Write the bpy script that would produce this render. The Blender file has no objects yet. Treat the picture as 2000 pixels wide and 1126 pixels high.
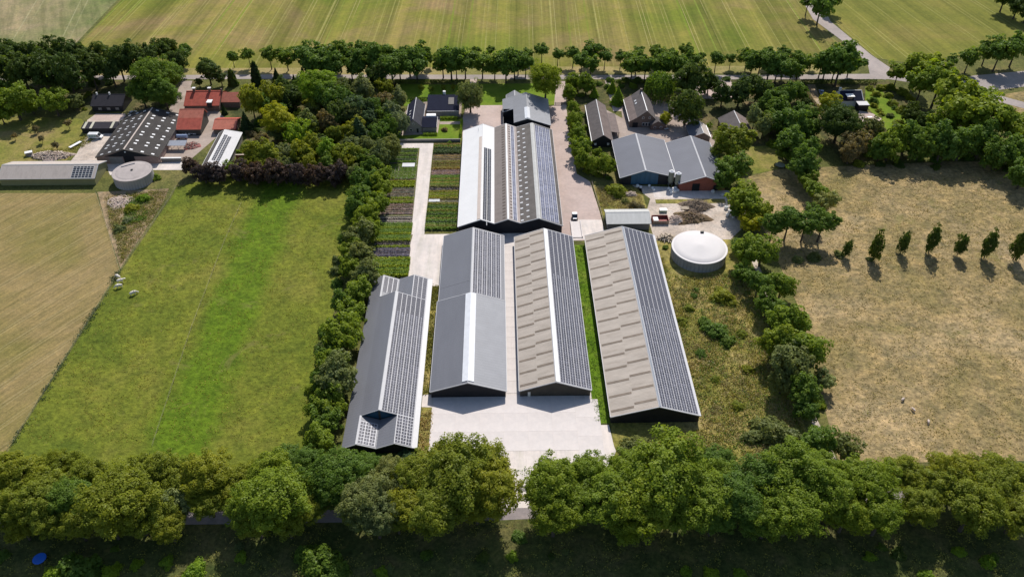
import bpy, math, random
import numpy as np
from mathutils import Vector, Matrix
random.seed(7)
scene = bpy.context.scene
COL = scene.collection
rad = math.radians

# ------------------------------------------------------------------ camera
F, HC = 1580.0, 180.0                     # focal length in photo pixels, drone height in metres
TH = math.atan(1318 / F); PSI = rad(0.97)
CT, ST = math.cos(TH), math.sin(TH)
cam = bpy.data.cameras.new('camera'); co = bpy.data.objects.new('camera', cam); COL.objects.link(co)
cam.sensor_width = 36; cam.lens = F / 2000 * 36; cam.clip_end = 6000; cam.clip_start = 1
co.location = (0, 0, HC); co.rotation_euler = (math.pi / 2 - TH, 0, -PSI)
scene.camera = co

# ------------------------------------------------------------------ sky, sun, exposure
SUN_EL, SUN_AZ = rad(45), rad(13)
world = bpy.data.worlds.new('World'); scene.world = world; world.use_nodes = True
wn = world.node_tree.nodes; wl = world.node_tree.links
sky = wn.new('ShaderNodeTexSky'); sky.sky_type = 'NISHITA'; sky.sun_disc = False
sky.sun_elevation = SUN_EL; sky.sun_rotation = SUN_AZ
wl.new(sky.outputs[0], wn['Background'].inputs[0]); wn['Background'].inputs[1].default_value = 0.105
sl = bpy.data.lights.new('sun', 'SUN'); so = bpy.data.objects.new('sun', sl); COL.objects.link(so)
sl.energy = 4.4; sl.angle = rad(0.53); sl.color = (1.0, 0.95, 0.885)
S = Vector((math.sin(SUN_AZ) * math.cos(SUN_EL), math.cos(SUN_AZ) * math.cos(SUN_EL), math.sin(SUN_EL)))
so.rotation_euler = S.to_track_quat('Z', 'Y').to_euler(); so.location = (0, 300, 300)
vs = scene.view_settings; vs.view_transform = 'Standard'; vs.look = 'None'; vs.gamma = 1; vs.exposure = 0.14
vs.use_curve_mapping = False
scene.cycles.max_bounces = 5; scene.cycles.diffuse_bounces = 3; scene.cycles.transmission_bounces = 4
scene.cycles.transparent_max_bounces = 6

# ------------------------------------------------------------------ photo pixel -> world
def P(px, py, z=0.0):
    u = px - 1000; v = py - 563
    fx = F * CT - v * ST; dz = -(F * ST + v * CT)
    X = u * math.cos(PSI) + fx * math.sin(PSI); Y = -u * math.sin(PSI) + fx * math.cos(PSI)
    t = (z - HC) / dz
    return (X * t, Y * t)
def depth(x, y, z):
    yr = x * math.sin(PSI) + y * math.cos(PSI)
    return yr * CT - (z - HC) * ST

# ------------------------------------------------------------------ materials
MATS = {}
def new_mat(name):
    m = bpy.data.materials.new(name); m.use_nodes = True
    nt = m.node_tree; b = nt.nodes['Principled BSDF']; MATS[name] = m
    return m, nt, b
def c4(c): return (c[0], c[1], c[2], 1)
def node(nt, t, **kw):
    n = nt.nodes.new(t)
    for k, v in kw.items(): setattr(n, k, v)
    return n
def ramp(nt, stops, fac):
    r = node(nt, 'ShaderNodeValToRGB'); e = r.color_ramp.elements
    while len(e) < len(stops): e.new(0.5)
    for i, (p, c) in enumerate(stops): e[i].position = p; e[i].color = c4(c)
    nt.links.new(fac, r.inputs[0]); return r.outputs[0]
def noise(nt, vec, scale, detail=4, rough=0.6, dist=0.0):
    n = node(nt, 'ShaderNodeTexNoise'); n.inputs['Scale'].default_value = scale
    n.inputs['Detail'].default_value = detail; n.inputs['Roughness'].default_value = rough
    n.inputs['Distortion'].default_value = dist
    if vec is not None: nt.links.new(vec, n.inputs['Vector'])
    return n.outputs['Fac']
def mixc(nt, a, b, fac, mode='MIX'):
    m = node(nt, 'ShaderNodeMix', data_type='RGBA', blend_type=mode)
    for s, v in ((6, a), (7, b), (0, fac)):
        if isinstance(v, (tuple, list)): m.inputs[s].default_value = c4(v)
        elif isinstance(v, (int, float)): m.inputs[s].default_value = v
        else: nt.links.new(v, m.inputs[s])
    return m.outputs[2]
def mathn(nt, op, a, b=None, c=None, clamp=False):
    m = node(nt, 'ShaderNodeMath', operation=op, use_clamp=clamp)
    for i, v in enumerate((a, b, c)):
        if v is None: continue
        if isinstance(v, (int, float)): m.inputs[i].default_value = v
        else: nt.links.new(v, m.inputs[i])
    return m.outputs[0]
def mapping(nt, vec, scale=(1, 1, 1), rot=(0, 0, 0), loc=(0, 0, 0)):
    m = node(nt, 'ShaderNodeMapping'); m.inputs['Scale'].default_value = scale
    m.inputs['Rotation'].default_value = rot; m.inputs['Location'].default_value = loc
    nt.links.new(vec, m.inputs['Vector']); return m.outputs[0]
def bump(nt, b, h, strength, dist):
    n = node(nt, 'ShaderNodeBump'); n.inputs['Strength'].default_value = strength
    n.inputs['Distance'].default_value = dist
    nt.links.new(h, n.inputs['Height']); nt.links.new(n.outputs[0], b.inputs['Normal'])

def ground_mat(name, cols, big=0.03, fine=0.9, contrast=0.5, streak=None, bmp=0.6, tracks=None, band=None, spots=None):
    """cols: 3 colours dark/mid/light patches. streak: (rot, stretch, scale, amount). tracks: (rot, period, colour, amount)"""
    m, nt, b = new_mat(name); L = nt.links
    tc = node(nt, 'ShaderNodeTexCoord').outputs['Object']
    n1 = noise(nt, tc, big, 6, 0.62, 0.4)
    col = ramp(nt, [(0.34, cols[0]), (0.5, cols[1]), (0.66, cols[2])], n1)
    if band:                               # a greener strip across the field: (rot, centre, half width, colour)
        for (rot, cen, hw, bc, amt) in band:
            mv = mapping(nt, tc, rot=(0, 0, rot))
            sx = node(nt, 'ShaderNodeSeparateXYZ'); L.new(mv, sx.inputs[0])
            wob = mathn(nt, 'MULTIPLY', mathn(nt, 'SUBTRACT', noise(nt, tc, 0.06, 5), 0.5), hw * 1.1)
            d = mathn(nt, 'ABSOLUTE', mathn(nt, 'ADD', mathn(nt, 'SUBTRACT', sx.outputs[0], cen), wob))
            f = mathn(nt, 'MULTIPLY', mathn(nt, 'SUBTRACT', 1.0, mathn(nt, 'DIVIDE', d, hw), clamp=True), 2.2, clamp=True)
            col = mixc(nt, col, bc, mathn(nt, 'MULTIPLY', f, amt))
    if streak:
        rot, st, sc, amt = streak
        sv = mapping(nt, mapping(nt, tc, rot=(0, 0, rot)), scale=(1, st, 1))
        ns = noise(nt, sv, sc, 5, 0.7)
        col = mixc(nt, col, mixc(nt, col, ramp(nt, [(0.36, (.58, .62, .5)), (0.5, (1, 1, 1)), (0.66, (1.45, 1.38, 1.3))], ns), 1.0, 'MULTIPLY'), amt)
    if tracks:
        for (rot, period, width, tcol, amt) in tracks:
            mv = mapping(nt, tc, rot=(0, 0, rot))
            sx = node(nt, 'ShaderNodeSeparateXYZ'); L.new(mv, sx.inputs[0])
            ph = mathn(nt, 'FRACT', mathn(nt, 'DIVIDE', sx.outputs[0], period))
            # two wheel marks per pass
            d1 = mathn(nt, 'ABSOLUTE', mathn(nt, 'SUBTRACT', ph, 0.42)); d2 = mathn(nt, 'ABSOLUTE', mathn(nt, 'SUBTRACT', ph, 0.58))
            f = mathn(nt, 'LESS_THAN', mathn(nt, 'MINIMUM', d1, d2), width / period)
            br = mathn(nt, 'MULTIPLY', mathn(nt, 'SUBTRACT', noise(nt, mapping(nt, mv, scale=(1, 0.06, 1)), 0.16, 4), 0.36, clamp=True), 4.0, clamp=True)
            col = mixc(nt, col, tcol, mathn(nt, 'MULTIPLY', mathn(nt, 'MULTIPLY', f, br), amt))
    n2 = noise(nt, tc, fine, 5, 0.72)
    n3 = noise(nt, tc, fine * 0.28, 4, 0.65, 0.6)
    k = contrast
    col = mixc(nt, col, ramp(nt, [(0.28, (1 - .62 * k,) * 3), (0.5, (1, 1, 1)), (0.74, (1 + .75 * k, 1 + .7 * k, 1 + .6 * k))], n2), 1.0, 'MULTIPLY')
    col = mixc(nt, col, ramp(nt, [(0.3, (1 - .4 * k, 1 - .34 * k, 1 - .3 * k)), (0.5, (1, 1, 1)), (0.7, (1 + .35 * k, 1 + .28 * k, 1 + .2 * k))], n3), 1.0, 'MULTIPLY')
    if spots:
        sc, thr, scol, amt = spots
        f = mathn(nt, 'MULTIPLY', mathn(nt, 'SUBTRACT', noise(nt, tc, sc, 4, 0.7, 0.8), thr, clamp=True), 9.0, clamp=True)
        col = mixc(nt, col, scol, mathn(nt, 'MULTIPLY', f, amt))
    L.new(col, b.inputs['Base Color']); b.inputs['Roughness'].default_value = 0.95
    b.inputs['Specular IOR Level'].default_value = 0.12
    if bmp: bump(nt, b, n2, bmp, 0.5)
    return m

def plain_mat(name, col, rough=0.7, var=0.18, scale=0.6, metal=0.0, streak=None, dirt=None, spec=0.5, ribs=None, bmp=None):
    """painted/solid surface with mottling; streak=(axis scale vec), ribs=(axis, period)"""
    m, nt, b = new_mat(name)
    tc = node(nt, 'ShaderNodeTexCoord').outputs['Object']
    v = mapping(nt, tc, scale=streak) if streak else tc
    n1 = noise(nt, v, scale, 6, 0.65)
    lo = tuple(x * (1 - var) for x in col); hi = tuple(min(1, x * (1 + var)) for x in col)
    c = ramp(nt, [(0.3, lo), (0.7, hi)], n1)
    if dirt:
        c = mixc(nt, c, dirt[0], mathn(nt, 'MULTIPLY', mathn(nt, 'SUBTRACT', noise(nt, v, dirt[1], 6, 0.7), 0.5, clamp=True), dirt[2], clamp=True))
    info = node(nt, 'ShaderNodeObjectInfo')
    c = mixc(nt, c, ramp(nt, [(0, (.9, .9, .9)), (1, (1.08, 1.08, 1.08))], info.outputs['Random']), 1.0, 'MULTIPLY')
    if ribs:
        ax, per = ribs
        sx = node(nt, 'ShaderNodeSeparateXYZ'); nt.links.new(tc, sx.inputs[0])
        ph = mathn(nt, 'FRACT', mathn(nt, 'DIVIDE', sx.outputs[ax], per))
        h = mathn(nt, 'LESS_THAN', ph, 0.12)
        bump(nt, b, h, 0.5, 0.06)
        c = mixc(nt, c, (.86, .86, .86), mathn(nt, 'MULTIPLY', h, 0.8), 'MULTIPLY')
    elif bmp: bump(nt, b, n1, bmp, 0.2)
    nt.links.new(c, b.inputs['Base Color']); b.inputs['Roughness'].default_value = rough
    b.inputs['Metallic'].default_value = metal; b.inputs['Specular IOR Level'].default_value = spec
    return m

def leaf_mat(name, col, trans=0.45, hue=0.22):
    m, nt, b = new_mat(name); L = nt.links
    info = node(nt, 'ShaderNodeObjectInfo')
    geo = node(nt, 'ShaderNodeNewGeometry')
    n1 = noise(nt, geo.outputs['Position'], 0.35, 3, 0.6)
    n2 = noise(nt, geo.outputs['Position'], 2.2, 2, 0.6)
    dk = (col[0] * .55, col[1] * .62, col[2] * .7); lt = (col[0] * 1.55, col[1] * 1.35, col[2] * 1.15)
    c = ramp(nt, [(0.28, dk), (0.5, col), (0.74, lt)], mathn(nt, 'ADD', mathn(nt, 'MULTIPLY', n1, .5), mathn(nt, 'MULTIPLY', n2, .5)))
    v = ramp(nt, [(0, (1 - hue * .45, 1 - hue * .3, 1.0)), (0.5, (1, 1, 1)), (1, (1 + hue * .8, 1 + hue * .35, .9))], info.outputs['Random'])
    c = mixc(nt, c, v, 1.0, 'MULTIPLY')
    d = node(nt, 'ShaderNodeBsdfDiffuse'); t = node(nt, 'ShaderNodeBsdfTranslucent')
    L.new(c, d.inputs[0])
    tcol = mixc(nt, c, (1.25, 1.2, .5), 1.0, 'MULTIPLY'); L.new(tcol, t.inputs[0])
    mx = node(nt, 'ShaderNodeMixShader'); mx.inputs[0].default_value = trans
    L.new(d.outputs[0], mx.inputs[1]); L.new(t.outputs[0], mx.inputs[2])
    g = node(nt, 'ShaderNodeBsdfGlossy'); g.inputs['Roughness'].default_value = .5; g.inputs['Color'].default_value = (.8, .85, .8, 1)
    mg = node(nt, 'ShaderNodeMixShader'); mg.inputs[0].default_value = 0.012
    L.new(mx.outputs[0], mg.inputs[1]); L.new(g.outputs[0], mg.inputs[2])
    L.new(mg.outputs[0], nt.nodes['Material Output'].inputs[0])
    return m

ground_mat('rough_grass', [(.075, .085, .022), (.12, .125, .035), (.17, .15, .055)], .05, 1.1, .8)
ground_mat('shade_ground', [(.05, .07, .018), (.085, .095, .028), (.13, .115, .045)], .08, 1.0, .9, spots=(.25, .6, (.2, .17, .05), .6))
ground_mat('stubble', [(.2, .17, .055), (.25, .19, .08), (.3, .22, .108)], .022, 1.2, .35, streak=(rad(33), .08, .9, .55), bmp=.4,
           tracks=[(rad(33), 7.5, .16, (.42, .35, .19), .4)])
ground_mat('pasture', [(.105, .138, .016), (.14, .162, .02), (.19, .184, .034)], .028, .6, .75, bmp=1.0,
           band=[(rad(0.5), -92.5, 11, (.088, .158, .008), .8)], spots=(.07, .6, (.19, .165, .055), .55))
ground_mat('far_crop', [(.13, .16, .018), (.19, .178, .036), (.25, .18, .078)], .014, .5, .3, bmp=.2,
           streak=(rad(1.5), .012, .09, .95),
           tracks=[(rad(1.5), 13.0, .22, (.38, .33, .13), .6), (rad(1.5), 31.0, .3, (.35, .33, .1), .5), (rad(1.5), 67.0, .55, (.17, .23, .022), .7)])
ground_mat('far_pasture', [(.13, .165, .05), (.22, .205, .095), (.32, .25, .15)], .02, .7, .4, bmp=.3, streak=(rad(-24), .06, .3, .5),
           tracks=[(rad(-12), 26.0, .35, (.38, .36, .2), .5)])
ground_mat('right_crop', [(.125, .142, .02), (.17, .168, .03), (.21, .175, .046)], .014, .6, .3, bmp=.2, streak=(rad(-7), .03, .2, .5),
           tracks=[(rad(-7), 16.0, .3, (.36, .33, .12), .5)])
ground_mat('dry_field', [(.215, .175, .07), (.285, .215, .103), (.38, .285, .155)], .03, .6, .85, bmp=1.0, streak=(rad(62), .45, .35, .5),
           spots=(.05, .6, (.19, .185, .05), .5))
ground_mat('weeds', [(.15, .155, .03), (.25, .22, .06), (.36, .285, .115)], .07, .6, .9, bmp=1.0)
ground_mat('verge', [(.2, .19, .06), (.3, .25, .1), (.36, .28, .14)], .05, .9, .4)
ground_mat('green_strip', [(.085, .17, .008), (.12, .205, .012), (.17, .22, .03)], .1, 1.2, .5)
ground_mat('lawn', [(.1, .17, .012), (.14, .21, .016), (.19, .23, .03)], .1, .9, .3, bmp=.3)
ground_mat('dry_lawn', [(.15, .17, .028), (.22, .2, .05), (.28, .21, .09)], .06, .9, .5)
ground_mat('dirt', [(.2, .15, .085), (.3, .22, .13), (.42, .34, .24)], .12, 1.1, .7)
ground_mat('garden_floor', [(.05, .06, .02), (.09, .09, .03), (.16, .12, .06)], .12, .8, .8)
ground_mat('concrete', [(.58, .525, .485), (.64, .575, .53), (.69, .625, .58)], .06, .5, .14, bmp=.05, streak=(0, .12, .35, .3), spots=(.12, .62, (.43, .39, .36), .4))
ground_mat('pale_slab', [(.62, .565, .535), (.66, .605, .575), (.69, .635, .605)], .06, .6, .1, bmp=.05, spots=(.2, .64, (.5, .455, .43), .3))
ground_mat('pavers', [(.43, .335, .295), (.49, .385, .34), (.545, .435, .39)], .06, .8, .16, bmp=.1, spots=(.1, .62, (.38, .32, .27), .4))
ground_mat('gravel', [(.42, .35, .29), (.52, .44, .37), (.6, .52, .45)], .1, 1.3, .4, bmp=.3, spots=(.12, .62, (.3, .27, .16), .4))
ground_mat('asphalt', [(.3, .265, .245), (.36, .31, .285), (.42, .36, .33)], .05, 1.0, .2, bmp=.1)
ground_mat('lane_asphalt', [(.22, .19, .19), (.27, .235, .23), (.33, .28, .27)], .08, 1.0, .25, bmp=.1)
ground_mat('brick_paving', [(.3, .24, .2), (.37, .3, .255), (.43, .35, .3)], .08, .9, .2, bmp=.1)
ground_mat('bed_soil', [(.2, .17, .145), (.29, .25, .215), (.38, .335, .295)], .15, 1.3, .5)

plain_mat('grey_metal', (.165, .168, .186), .42, .07, .25, streak=(1, .2, 1), spec=.4, ribs=(1, 1.0))
plain_mat('grey_metal_plain', (.2, .2, .21), .5, .08, .2, spec=.35)
plain_mat('mid_metal', (.245, .25, .268), .5, .08, .25, spec=.35, ribs=(1, 1.1))
plain_mat('twin_metal', (.14, .146, .172), .55, .08, .2, streak=(.4, 1, 1), spec=.3, ribs=(1, 1.1))
plain_mat('fibre_cement', (.44, .385, .33), .9, .13, .35, streak=(.35, 1.6, 1), dirt=((.27, .225, .18), .3, 2.4), spec=.15, ribs=(1, .55))
plain_mat('fibre_strip', (.215, .175, .138), .8, .16, .6, spec=.2)
plain_mat('fibre_grey', (.25, .215, .195), .9, .16, .4, streak=(.4, 1.4, 1), dirt=((.15, .13, .115), .4, 2.0), spec=.15, ribs=(1, .8))
plain_mat('fibre_light', (.36, .31, .285), .9, .14, .4, spec=.15, ribs=(1, .8))
plain_mat('fibre_dash', (.13, .105, .09), .8, .16, .6, spec=.2)
plain_mat('fibre_dark', (.135, .122, .112), .9, .2, .35, dirt=((.08, .078, .07), .3, 2.0), spec=.15, ribs=(1, .8))
plain_mat('tar_roof', (.062, .056, .053), .75, .2, .3, dirt=((.11, .105, .09), .25, 2.0), spec=.1, ribs=(1, 1.0))
plain_mat('white_roof', (.74, .73, .715), .5, .04, .2, spec=.3, ribs=(1, 1.0))
plain_mat('pale_roof', (.58, .57, .57), .5, .06, .3, spec=.3, ribs=(1, 1.0))
plain_mat('pale_fibre', (.47, .41, .365), .9, .14, .5, streak=(.25, 1.5, 1), dirt=((.33, .3, .27), .5, 1.6), spec=.1, ribs=(1, .5))
plain_mat('light_sheet', (.55, .545, .52), .8, .09, .5, streak=(.3, 1.2, 1), spec=.2, ribs=(1, .5))
plain_mat('slate_blue', (.02, .023, .042), .9, .15, .5, spec=.08)
plain_mat('slate_mid', (.05, .05, .06), .85, .15, .5, spec=.12)
plain_mat('slate_grey', (.105, .092, .09), .8, .2, .6, dirt=((.16, .14, .125), .4, 1.5), spec=.2)
plain_mat('slate_brown', (.19, .15, .135), .85, .2, .5, dirt=((.11, .095, .085), .35, 2.0), spec=.15)
plain_mat('black_roof', (.04, .038, .044), .9, .12, .5, spec=.1)
plain_mat('red_tile', (.42, .095, .065), .8, .2, .7, dirt=((.3, .11, .07), .5, 1.6), spec=.2)
plain_mat('red_tile_light', (.47, .155, .105), .8, .18, .7, dirt=((.36, .17, .11), .5, 1.6), spec=.2)
plain_mat('dark_wall', (.022, .022, .026), .6, .2, .5, spec=.3)
plain_mat('olive_wall', (.27, .26, .13), .7, .08, .4, spec=.25)
plain_mat('brown_wall', (.075, .066, .055), .8, .2, .5)
plain_mat('brick_wall', (.16, .115, .09), .9, .2, 1.0, dirt=((.23, .2, .17), .8, 1.6))
plain_mat('red_brick', (.27, .085, .055), .9, .2, 1.0)
plain_mat('stone_wall', (.24, .22, .2), .9, .14, .8)
plain_mat('blue_wall', (.03, .1, .17), .55, .25, .4, streak=(2, 2, .2))
plain_mat('pink_block', (.28, .2, .175), .9, .15, .7)
plain_mat('white_paint', (.78, .77, .75), .5, .05, .7)
plain_mat('pale_trim', (.46, .455, .465), .5, .06, .7)
plain_mat('ridge_skylight', (.72, .73, .75), .25, .07, .5, spec=.6)
plain_mat('rooflight', (.68, .68, .68), .35, .09, .8)
plain_mat('rooflight_yellow', (.55, .52, .4), .4, .09, .8)
plain_mat('panel_base', (.54, .535, .55), .45, .05, .5, spec=.4)
plain_mat('beige_strip', (.56, .47, .41), .8, .08, .5)
plain_mat('tank_concrete', (.36, .34, .33), .9, .35, .9, streak=(1.2, 1.2, .12), dirt=((.62, .6, .59), .7, 2.4))
plain_mat('tank_lid_white', (.66, .625, .61), .7, .04, .12)
plain_mat('tank_lid_grey', (.37, .325, .305), .9, .16, .35, dirt=((.24, .21, .2), .3, 1.6))
plain_mat('steel', (.4, .41, .43), .35, .1, .8, metal=.6)
plain_mat('silo_green', (.24, .25, .19), .55, .18, .9, streak=(1, 1, .2), dirt=((.2, .17, .12), .8, 1.6))
plain_mat('bark', (.085, .066, .048), .95, .3, 2.5, bmp=.4)
plain_mat('old_wood', (.24, .19, .14), .9, .25, 1.5)
plain_mat('pale_wood', (.48, .4, .3), .9, .15, 1.5)
plain_mat('black_rubber', (.02, .02, .02), .7, .2, 2)
plain_mat('glass_dark', (.02, .025, .03), .08, .1, 1, spec=.8)
plain_mat('van_white', (.75, .76, .76), .25, .03, 1, spec=.6)
plain_mat('van_glass', (.22, .33, .33), .1, .1, 1, spec=.8)
plain_mat('rust_red', (.23, .05, .04), .7, .3, 1.2)
plain_mat('blue_vinyl', (.02, .14, .6), .35, .1, .8, spec=.5)
plain_mat('tank_blue', (.3, .37, .52), .35, .1, .8, spec=.5)
plain_mat('green_plastic', (.25, .36, .24), .5, .15, 1)
plain_mat('rubble', (.42, .32, .27), .95, .45, 1.6, dirt=((.62, .56, .5), 1.2, 3))
plain_mat('sand', (.55, .45, .36), .95, .18, .9, dirt=((.66, .6, .53), .8, 2))
plain_mat('brushwood', (.2, .145, .1), .95, .4, 1.8, dirt=((.3, .24, .17), 1.2, 2))
plain_mat('compost', (.17, .11, .055), .95, .4, 1.2, dirt=((.13, .14, .03), .8, 2.2))
plain_mat('cow_white', (.74, .67, .58), .85, .1, 3)
plain_mat('sheep_wool', (.62, .5, .42), .95, .14, 3)
plain_mat('fleece', (.55, .56, .56), .8, .08, 1)
plain_mat('wire', (.42, .4, .33), .7, .1, 2)
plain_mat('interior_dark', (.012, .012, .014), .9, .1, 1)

def panel_mat(name, dark, hi):
    m, nt, b = new_mat(name)
    tc = node(nt, 'ShaderNodeTexCoord').outputs['Object']
    sx = node(nt, 'ShaderNodeSeparateXYZ'); nt.links.new(tc, sx.inputs[0])
    mid = mathn(nt, 'LESS_THAN', mathn(nt, 'ABSOLUTE', sx.outputs[0]), 0.07)
    info = node(nt, 'ShaderNodeObjectInfo')
    geo = node(nt, 'ShaderNodeNewGeometry')
    big = noise(nt, geo.outputs['Position'], .09, 3)
    c = mixc(nt, dark, hi, mathn(nt, 'MULTIPLY', mathn(nt, 'SUBTRACT', big, .3, clamp=True), 1.6, clamp=True))  # lighter noise patches imitate varying sky reflection, mixed into the panel colour
    c = mixc(nt, c, ramp(nt, [(0, (.75, .75, .75)), (1, (1.3, 1.3, 1.3))], info.outputs['Random']), 1.0, 'MULTIPLY')
    c = mixc(nt, c, (.5, .5, .53), mid)
    nt.links.new(c, b.inputs['Base Color']); b.inputs['Roughness'].default_value = 0.22
    b.inputs['Specular IOR Level'].default_value = 0.5
    return m
panel_mat('solar_cell', (.055, .055, .07), (.12, .115, .14))
panel_mat('solar_blue', (.12, .125, .185), (.27, .275, .35))
panel_mat('solar_dark', (.025, .028, .035), (.05, .05, .06))

LEAF = dict(
    oak=(0.210, 0.286, 0.025), olive=(0.235, 0.273, 0.025), green=(0.134, 0.220, 0.030), dark=(0.092, 0.141, 0.025), dull=(0.193, 0.229, 0.072),
    bright=(0.218, 0.334, 0.025), yellow=(0.386, 0.387, 0.017), blue=(0.092, 0.150, 0.064), grey=(0.227, 0.273, 0.128), purple=(0.101, 0.070, 0.064),
    pale=(0.286, 0.330, 0.119), conifer=(0.046, 0.083, 0.025), brown=(0.218, 0.185, 0.085), copper=(0.118, 0.075, 0.034))
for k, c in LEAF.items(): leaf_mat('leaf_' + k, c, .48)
for k, c in dict(b_green=(.16, .26, .04), b_lime=(.25, .32, .025), b_dark=(.1, .145, .055), b_lav=(.22, .2, .26), b_olive=(.27, .265, .06),
                 b_brown=(.29, .23, .17), b_orange=(.3, .22, .08), b_red=(.14, .06, .05), b_grey=(.27, .26, .2), b_pink=(.4, .29, .27),
                 b_black=(.03, .025, .03), b_straw=(.38, .31, .14)).items():
    leaf_mat('leaf_' + k, c, .3)

# ------------------------------------------------------------------ mesh helpers
class MB:
    def __init__(s): s.v = []; s.f = []
    def add(s, vs, fs):
        o = len(s.v); s.v += [tuple(v) for v in vs]; s.f += [tuple(i + o for i in f) for f in fs]; return s
    def box(s, x0, x1, y0, y1, z0, z1):
        return s.add([(x0, y0, z0), (x1, y0, z0), (x1, y1, z0), (x0, y1, z0), (x0, y0, z1), (x1, y0, z1), (x1, y1, z1), (x0, y1, z1)],
                     [(3, 2, 1, 0), (4, 5, 6, 7), (0, 1, 5, 4), (1, 2, 6, 5), (2, 3, 7, 6), (3, 0, 4, 7)])
    def prism_y(s, poly, y0, y1):          # poly in (x, z), counter-clockwise seen from -y
        n = len(poly)
        vs = [(x, y0, z) for x, z in poly] + [(x, y1, z) for x, z in poly]
        fs = [tuple(range(n)), tuple(range(2 * n - 1, n - 1, -1))]
        fs += [(i, i + n, (i + 1) % n + n, (i + 1) % n) for i in range(n)]
        return s.add(vs, fs)
    def tube(s, p0, p1, r0, r1, n=6):
        p0 = Vector(p0); p1 = Vector(p1); d = (p1 - p0).normalized()
        a = d.orthogonal().normalized(); b = d.cross(a)
        vs = []
        for p, r in ((p0, r0), (p1, r1)):
            for i in range(n):
                t = 2 * math.pi * i / n; vs.append(p + a * (math.cos(t) * r) + b * (math.sin(t) * r))
        fs = [(i, (i + 1) % n, (i + 1) % n + n, i + n) for i in range(n)] + [tuple(range(n - 1, -1, -1)), tuple(range(n, 2 * n))]
        return s.add(vs, fs)
    def lathe(s, prof, n=32, cx=0, cy=0):  # prof: (r, z) from bottom to top
        vs = []; fs = []
        for r, z in prof:
            for i in range(n):
                t = 2 * math.pi * i / n; vs.append((cx + r * math.cos(t), cy + r * math.sin(t), z))
        for k in range(len(prof) - 1):
            for i in range(n):
                j = (i + 1) % n; fs.append((k * n + i, k * n + j, (k + 1) * n + j, (k + 1) * n + i))
        fs.append(tuple(range((len(prof) - 1) * n, len(prof) * n)))
        return s.add(vs, fs)
    def mesh(s, name, mat=None):
        m = bpy.data.meshes.new(name); m.from_pydata(s.v, [], s.f); m.update()
        if mat: m.materials.append(MATS[mat])
        return m

def link(name, data, parent=None, loc=None, rot=None):
    o = bpy.data.objects.new(name, data); COL.objects.link(o)
    if parent: o.parent = parent
    if loc: o.location = loc
    if rot: o.rotation_euler = rot
    return o
def obj(name, mb, mat, parent=None, loc=None, rot=None):
    return link(name, mb.mesh(name, mat), parent, loc, rot)
def tag(o, label, cat, group=None):
    o['label'] = label; o['category'] = cat
    if group: o['group'] = group
    return o
def thing(name, label, cat, loc=(0, 0, 0), rz=0, group=None):
    o = link(name, None, None, loc, (0, 0, rz)); o.empty_display_size = .5
    return tag(o, label, cat, group)
def structure(o): o['kind'] = 'structure'; return o
def stuff(o): o['kind'] = 'stuff'; return o

def quads(name, C, U, V, mat=None):
    """numpy: quad leaf meshes from centres and half-axes"""
    n = len(C)
    vs = np.empty((n, 4, 3), np.float32)
    vs[:, 0] = C - U - V * .35; vs[:, 1] = C + U * .25 - V; vs[:, 2] = C + U + V * .3; vs[:, 3] = C - U * .2 + V
    m = bpy.data.meshes.new(name)
    m.vertices.add(4 * n); m.vertices.foreach_set('co', vs.reshape(-1))
    m.loops.add(4 * n); m.loops.foreach_set('vertex_index', np.arange(4 * n, dtype=np.int32))
    m.polygons.add(n); m.polygons.foreach_set('loop_start', np.arange(0, 4 * n, 4, dtype=np.int32))
    m.polygons.foreach_set('loop_total', np.full(n, 4, np.int32))
    m.update(calc_edges=True)
    if mat: m.materials.append(MATS[mat])
    return m
def frames(rng, N, size):
    n = N / (np.linalg.norm(N, axis=1, keepdims=True) + 1e-9)
    r = rng.normal(size=n.shape); U = np.cross(n, r); U /= np.linalg.norm(U, axis=1, keepdims=True) + 1e-9
    V = np.cross(n, U); s = size[:, None]
    return U * s, V * s * .8

# ================================================================== THE GROUND
LV = 0.012
def patch(name, pts, mat, level):
    """flat sheet from photo pixels (2-tuples) or world points ('w', x, y)"""
    w = [(p[1], p[2]) if p[0] == 'w' else P(*p) for p in pts]
    mb = MB(); mb.add([(x, y, level * LV) for x, y in w], [tuple(range(len(w)))])
    me = mb.mesh(name, mat)
    if me.polygons[0].normal.z < 0: me.flip_normals()
    return structure(link(name, me))
def rect(name, x0, x1, y0, y1, mat, level):
    return patch(name, [('w', x0, y0), ('w', x1, y0), ('w', x1, y1), ('w', x0, y1)], mat, level)
W = lambda x, y: ('w', x, y)

rect('ground', -2500, 2500, -600, 4000, 'rough_grass', 0)
patch('crop_field', [W(-228.5, 392), W(178, 389), W(190, 400), W(184, 430), W(178, 1100), W(-232, 1100)], 'far_crop', 1)
patch('far_meadow', [W(-900, 410), W(-230.5, 406), W(-234, 1100), W(-900, 1100)], 'far_pasture', 1)
patch('right_crop_field', [W(199, 402), W(212, 396), W(330, 425), W(900, 560), W(900, 1100), W(190, 1100), W(193, 440)], 'right_crop', 1)
patch('road_verge', [W(-230, 386), W(176, 384.5), W(176, 393), W(-230, 396)], 'verge', 2)
patch('stubble_field', [(188, 377), (208, 440), (233, 525), (20, 868), W(-141, 138), W(-420, 138), W(-420, 281), (0, 377)], 'stubble', 1)
patch('pasture', [(345, 365), (335, 385), (236, 530), (24, 868), W(-139, 136), W(-55, 136), W(-58, 290), W(-118, 290)], 'pasture', 1)
patch('waste_ground', [(190, 375), (330, 368), (318, 395), (235, 524), (208, 440)], 'dirt', 2)
patch('dry_field', [(1462, 345), (1520, 330), W(190, 297), W(420, 297), W(420, 134), W(92, 134), (1560, 600), (1470, 400)], 'dry_field', 1)
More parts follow.
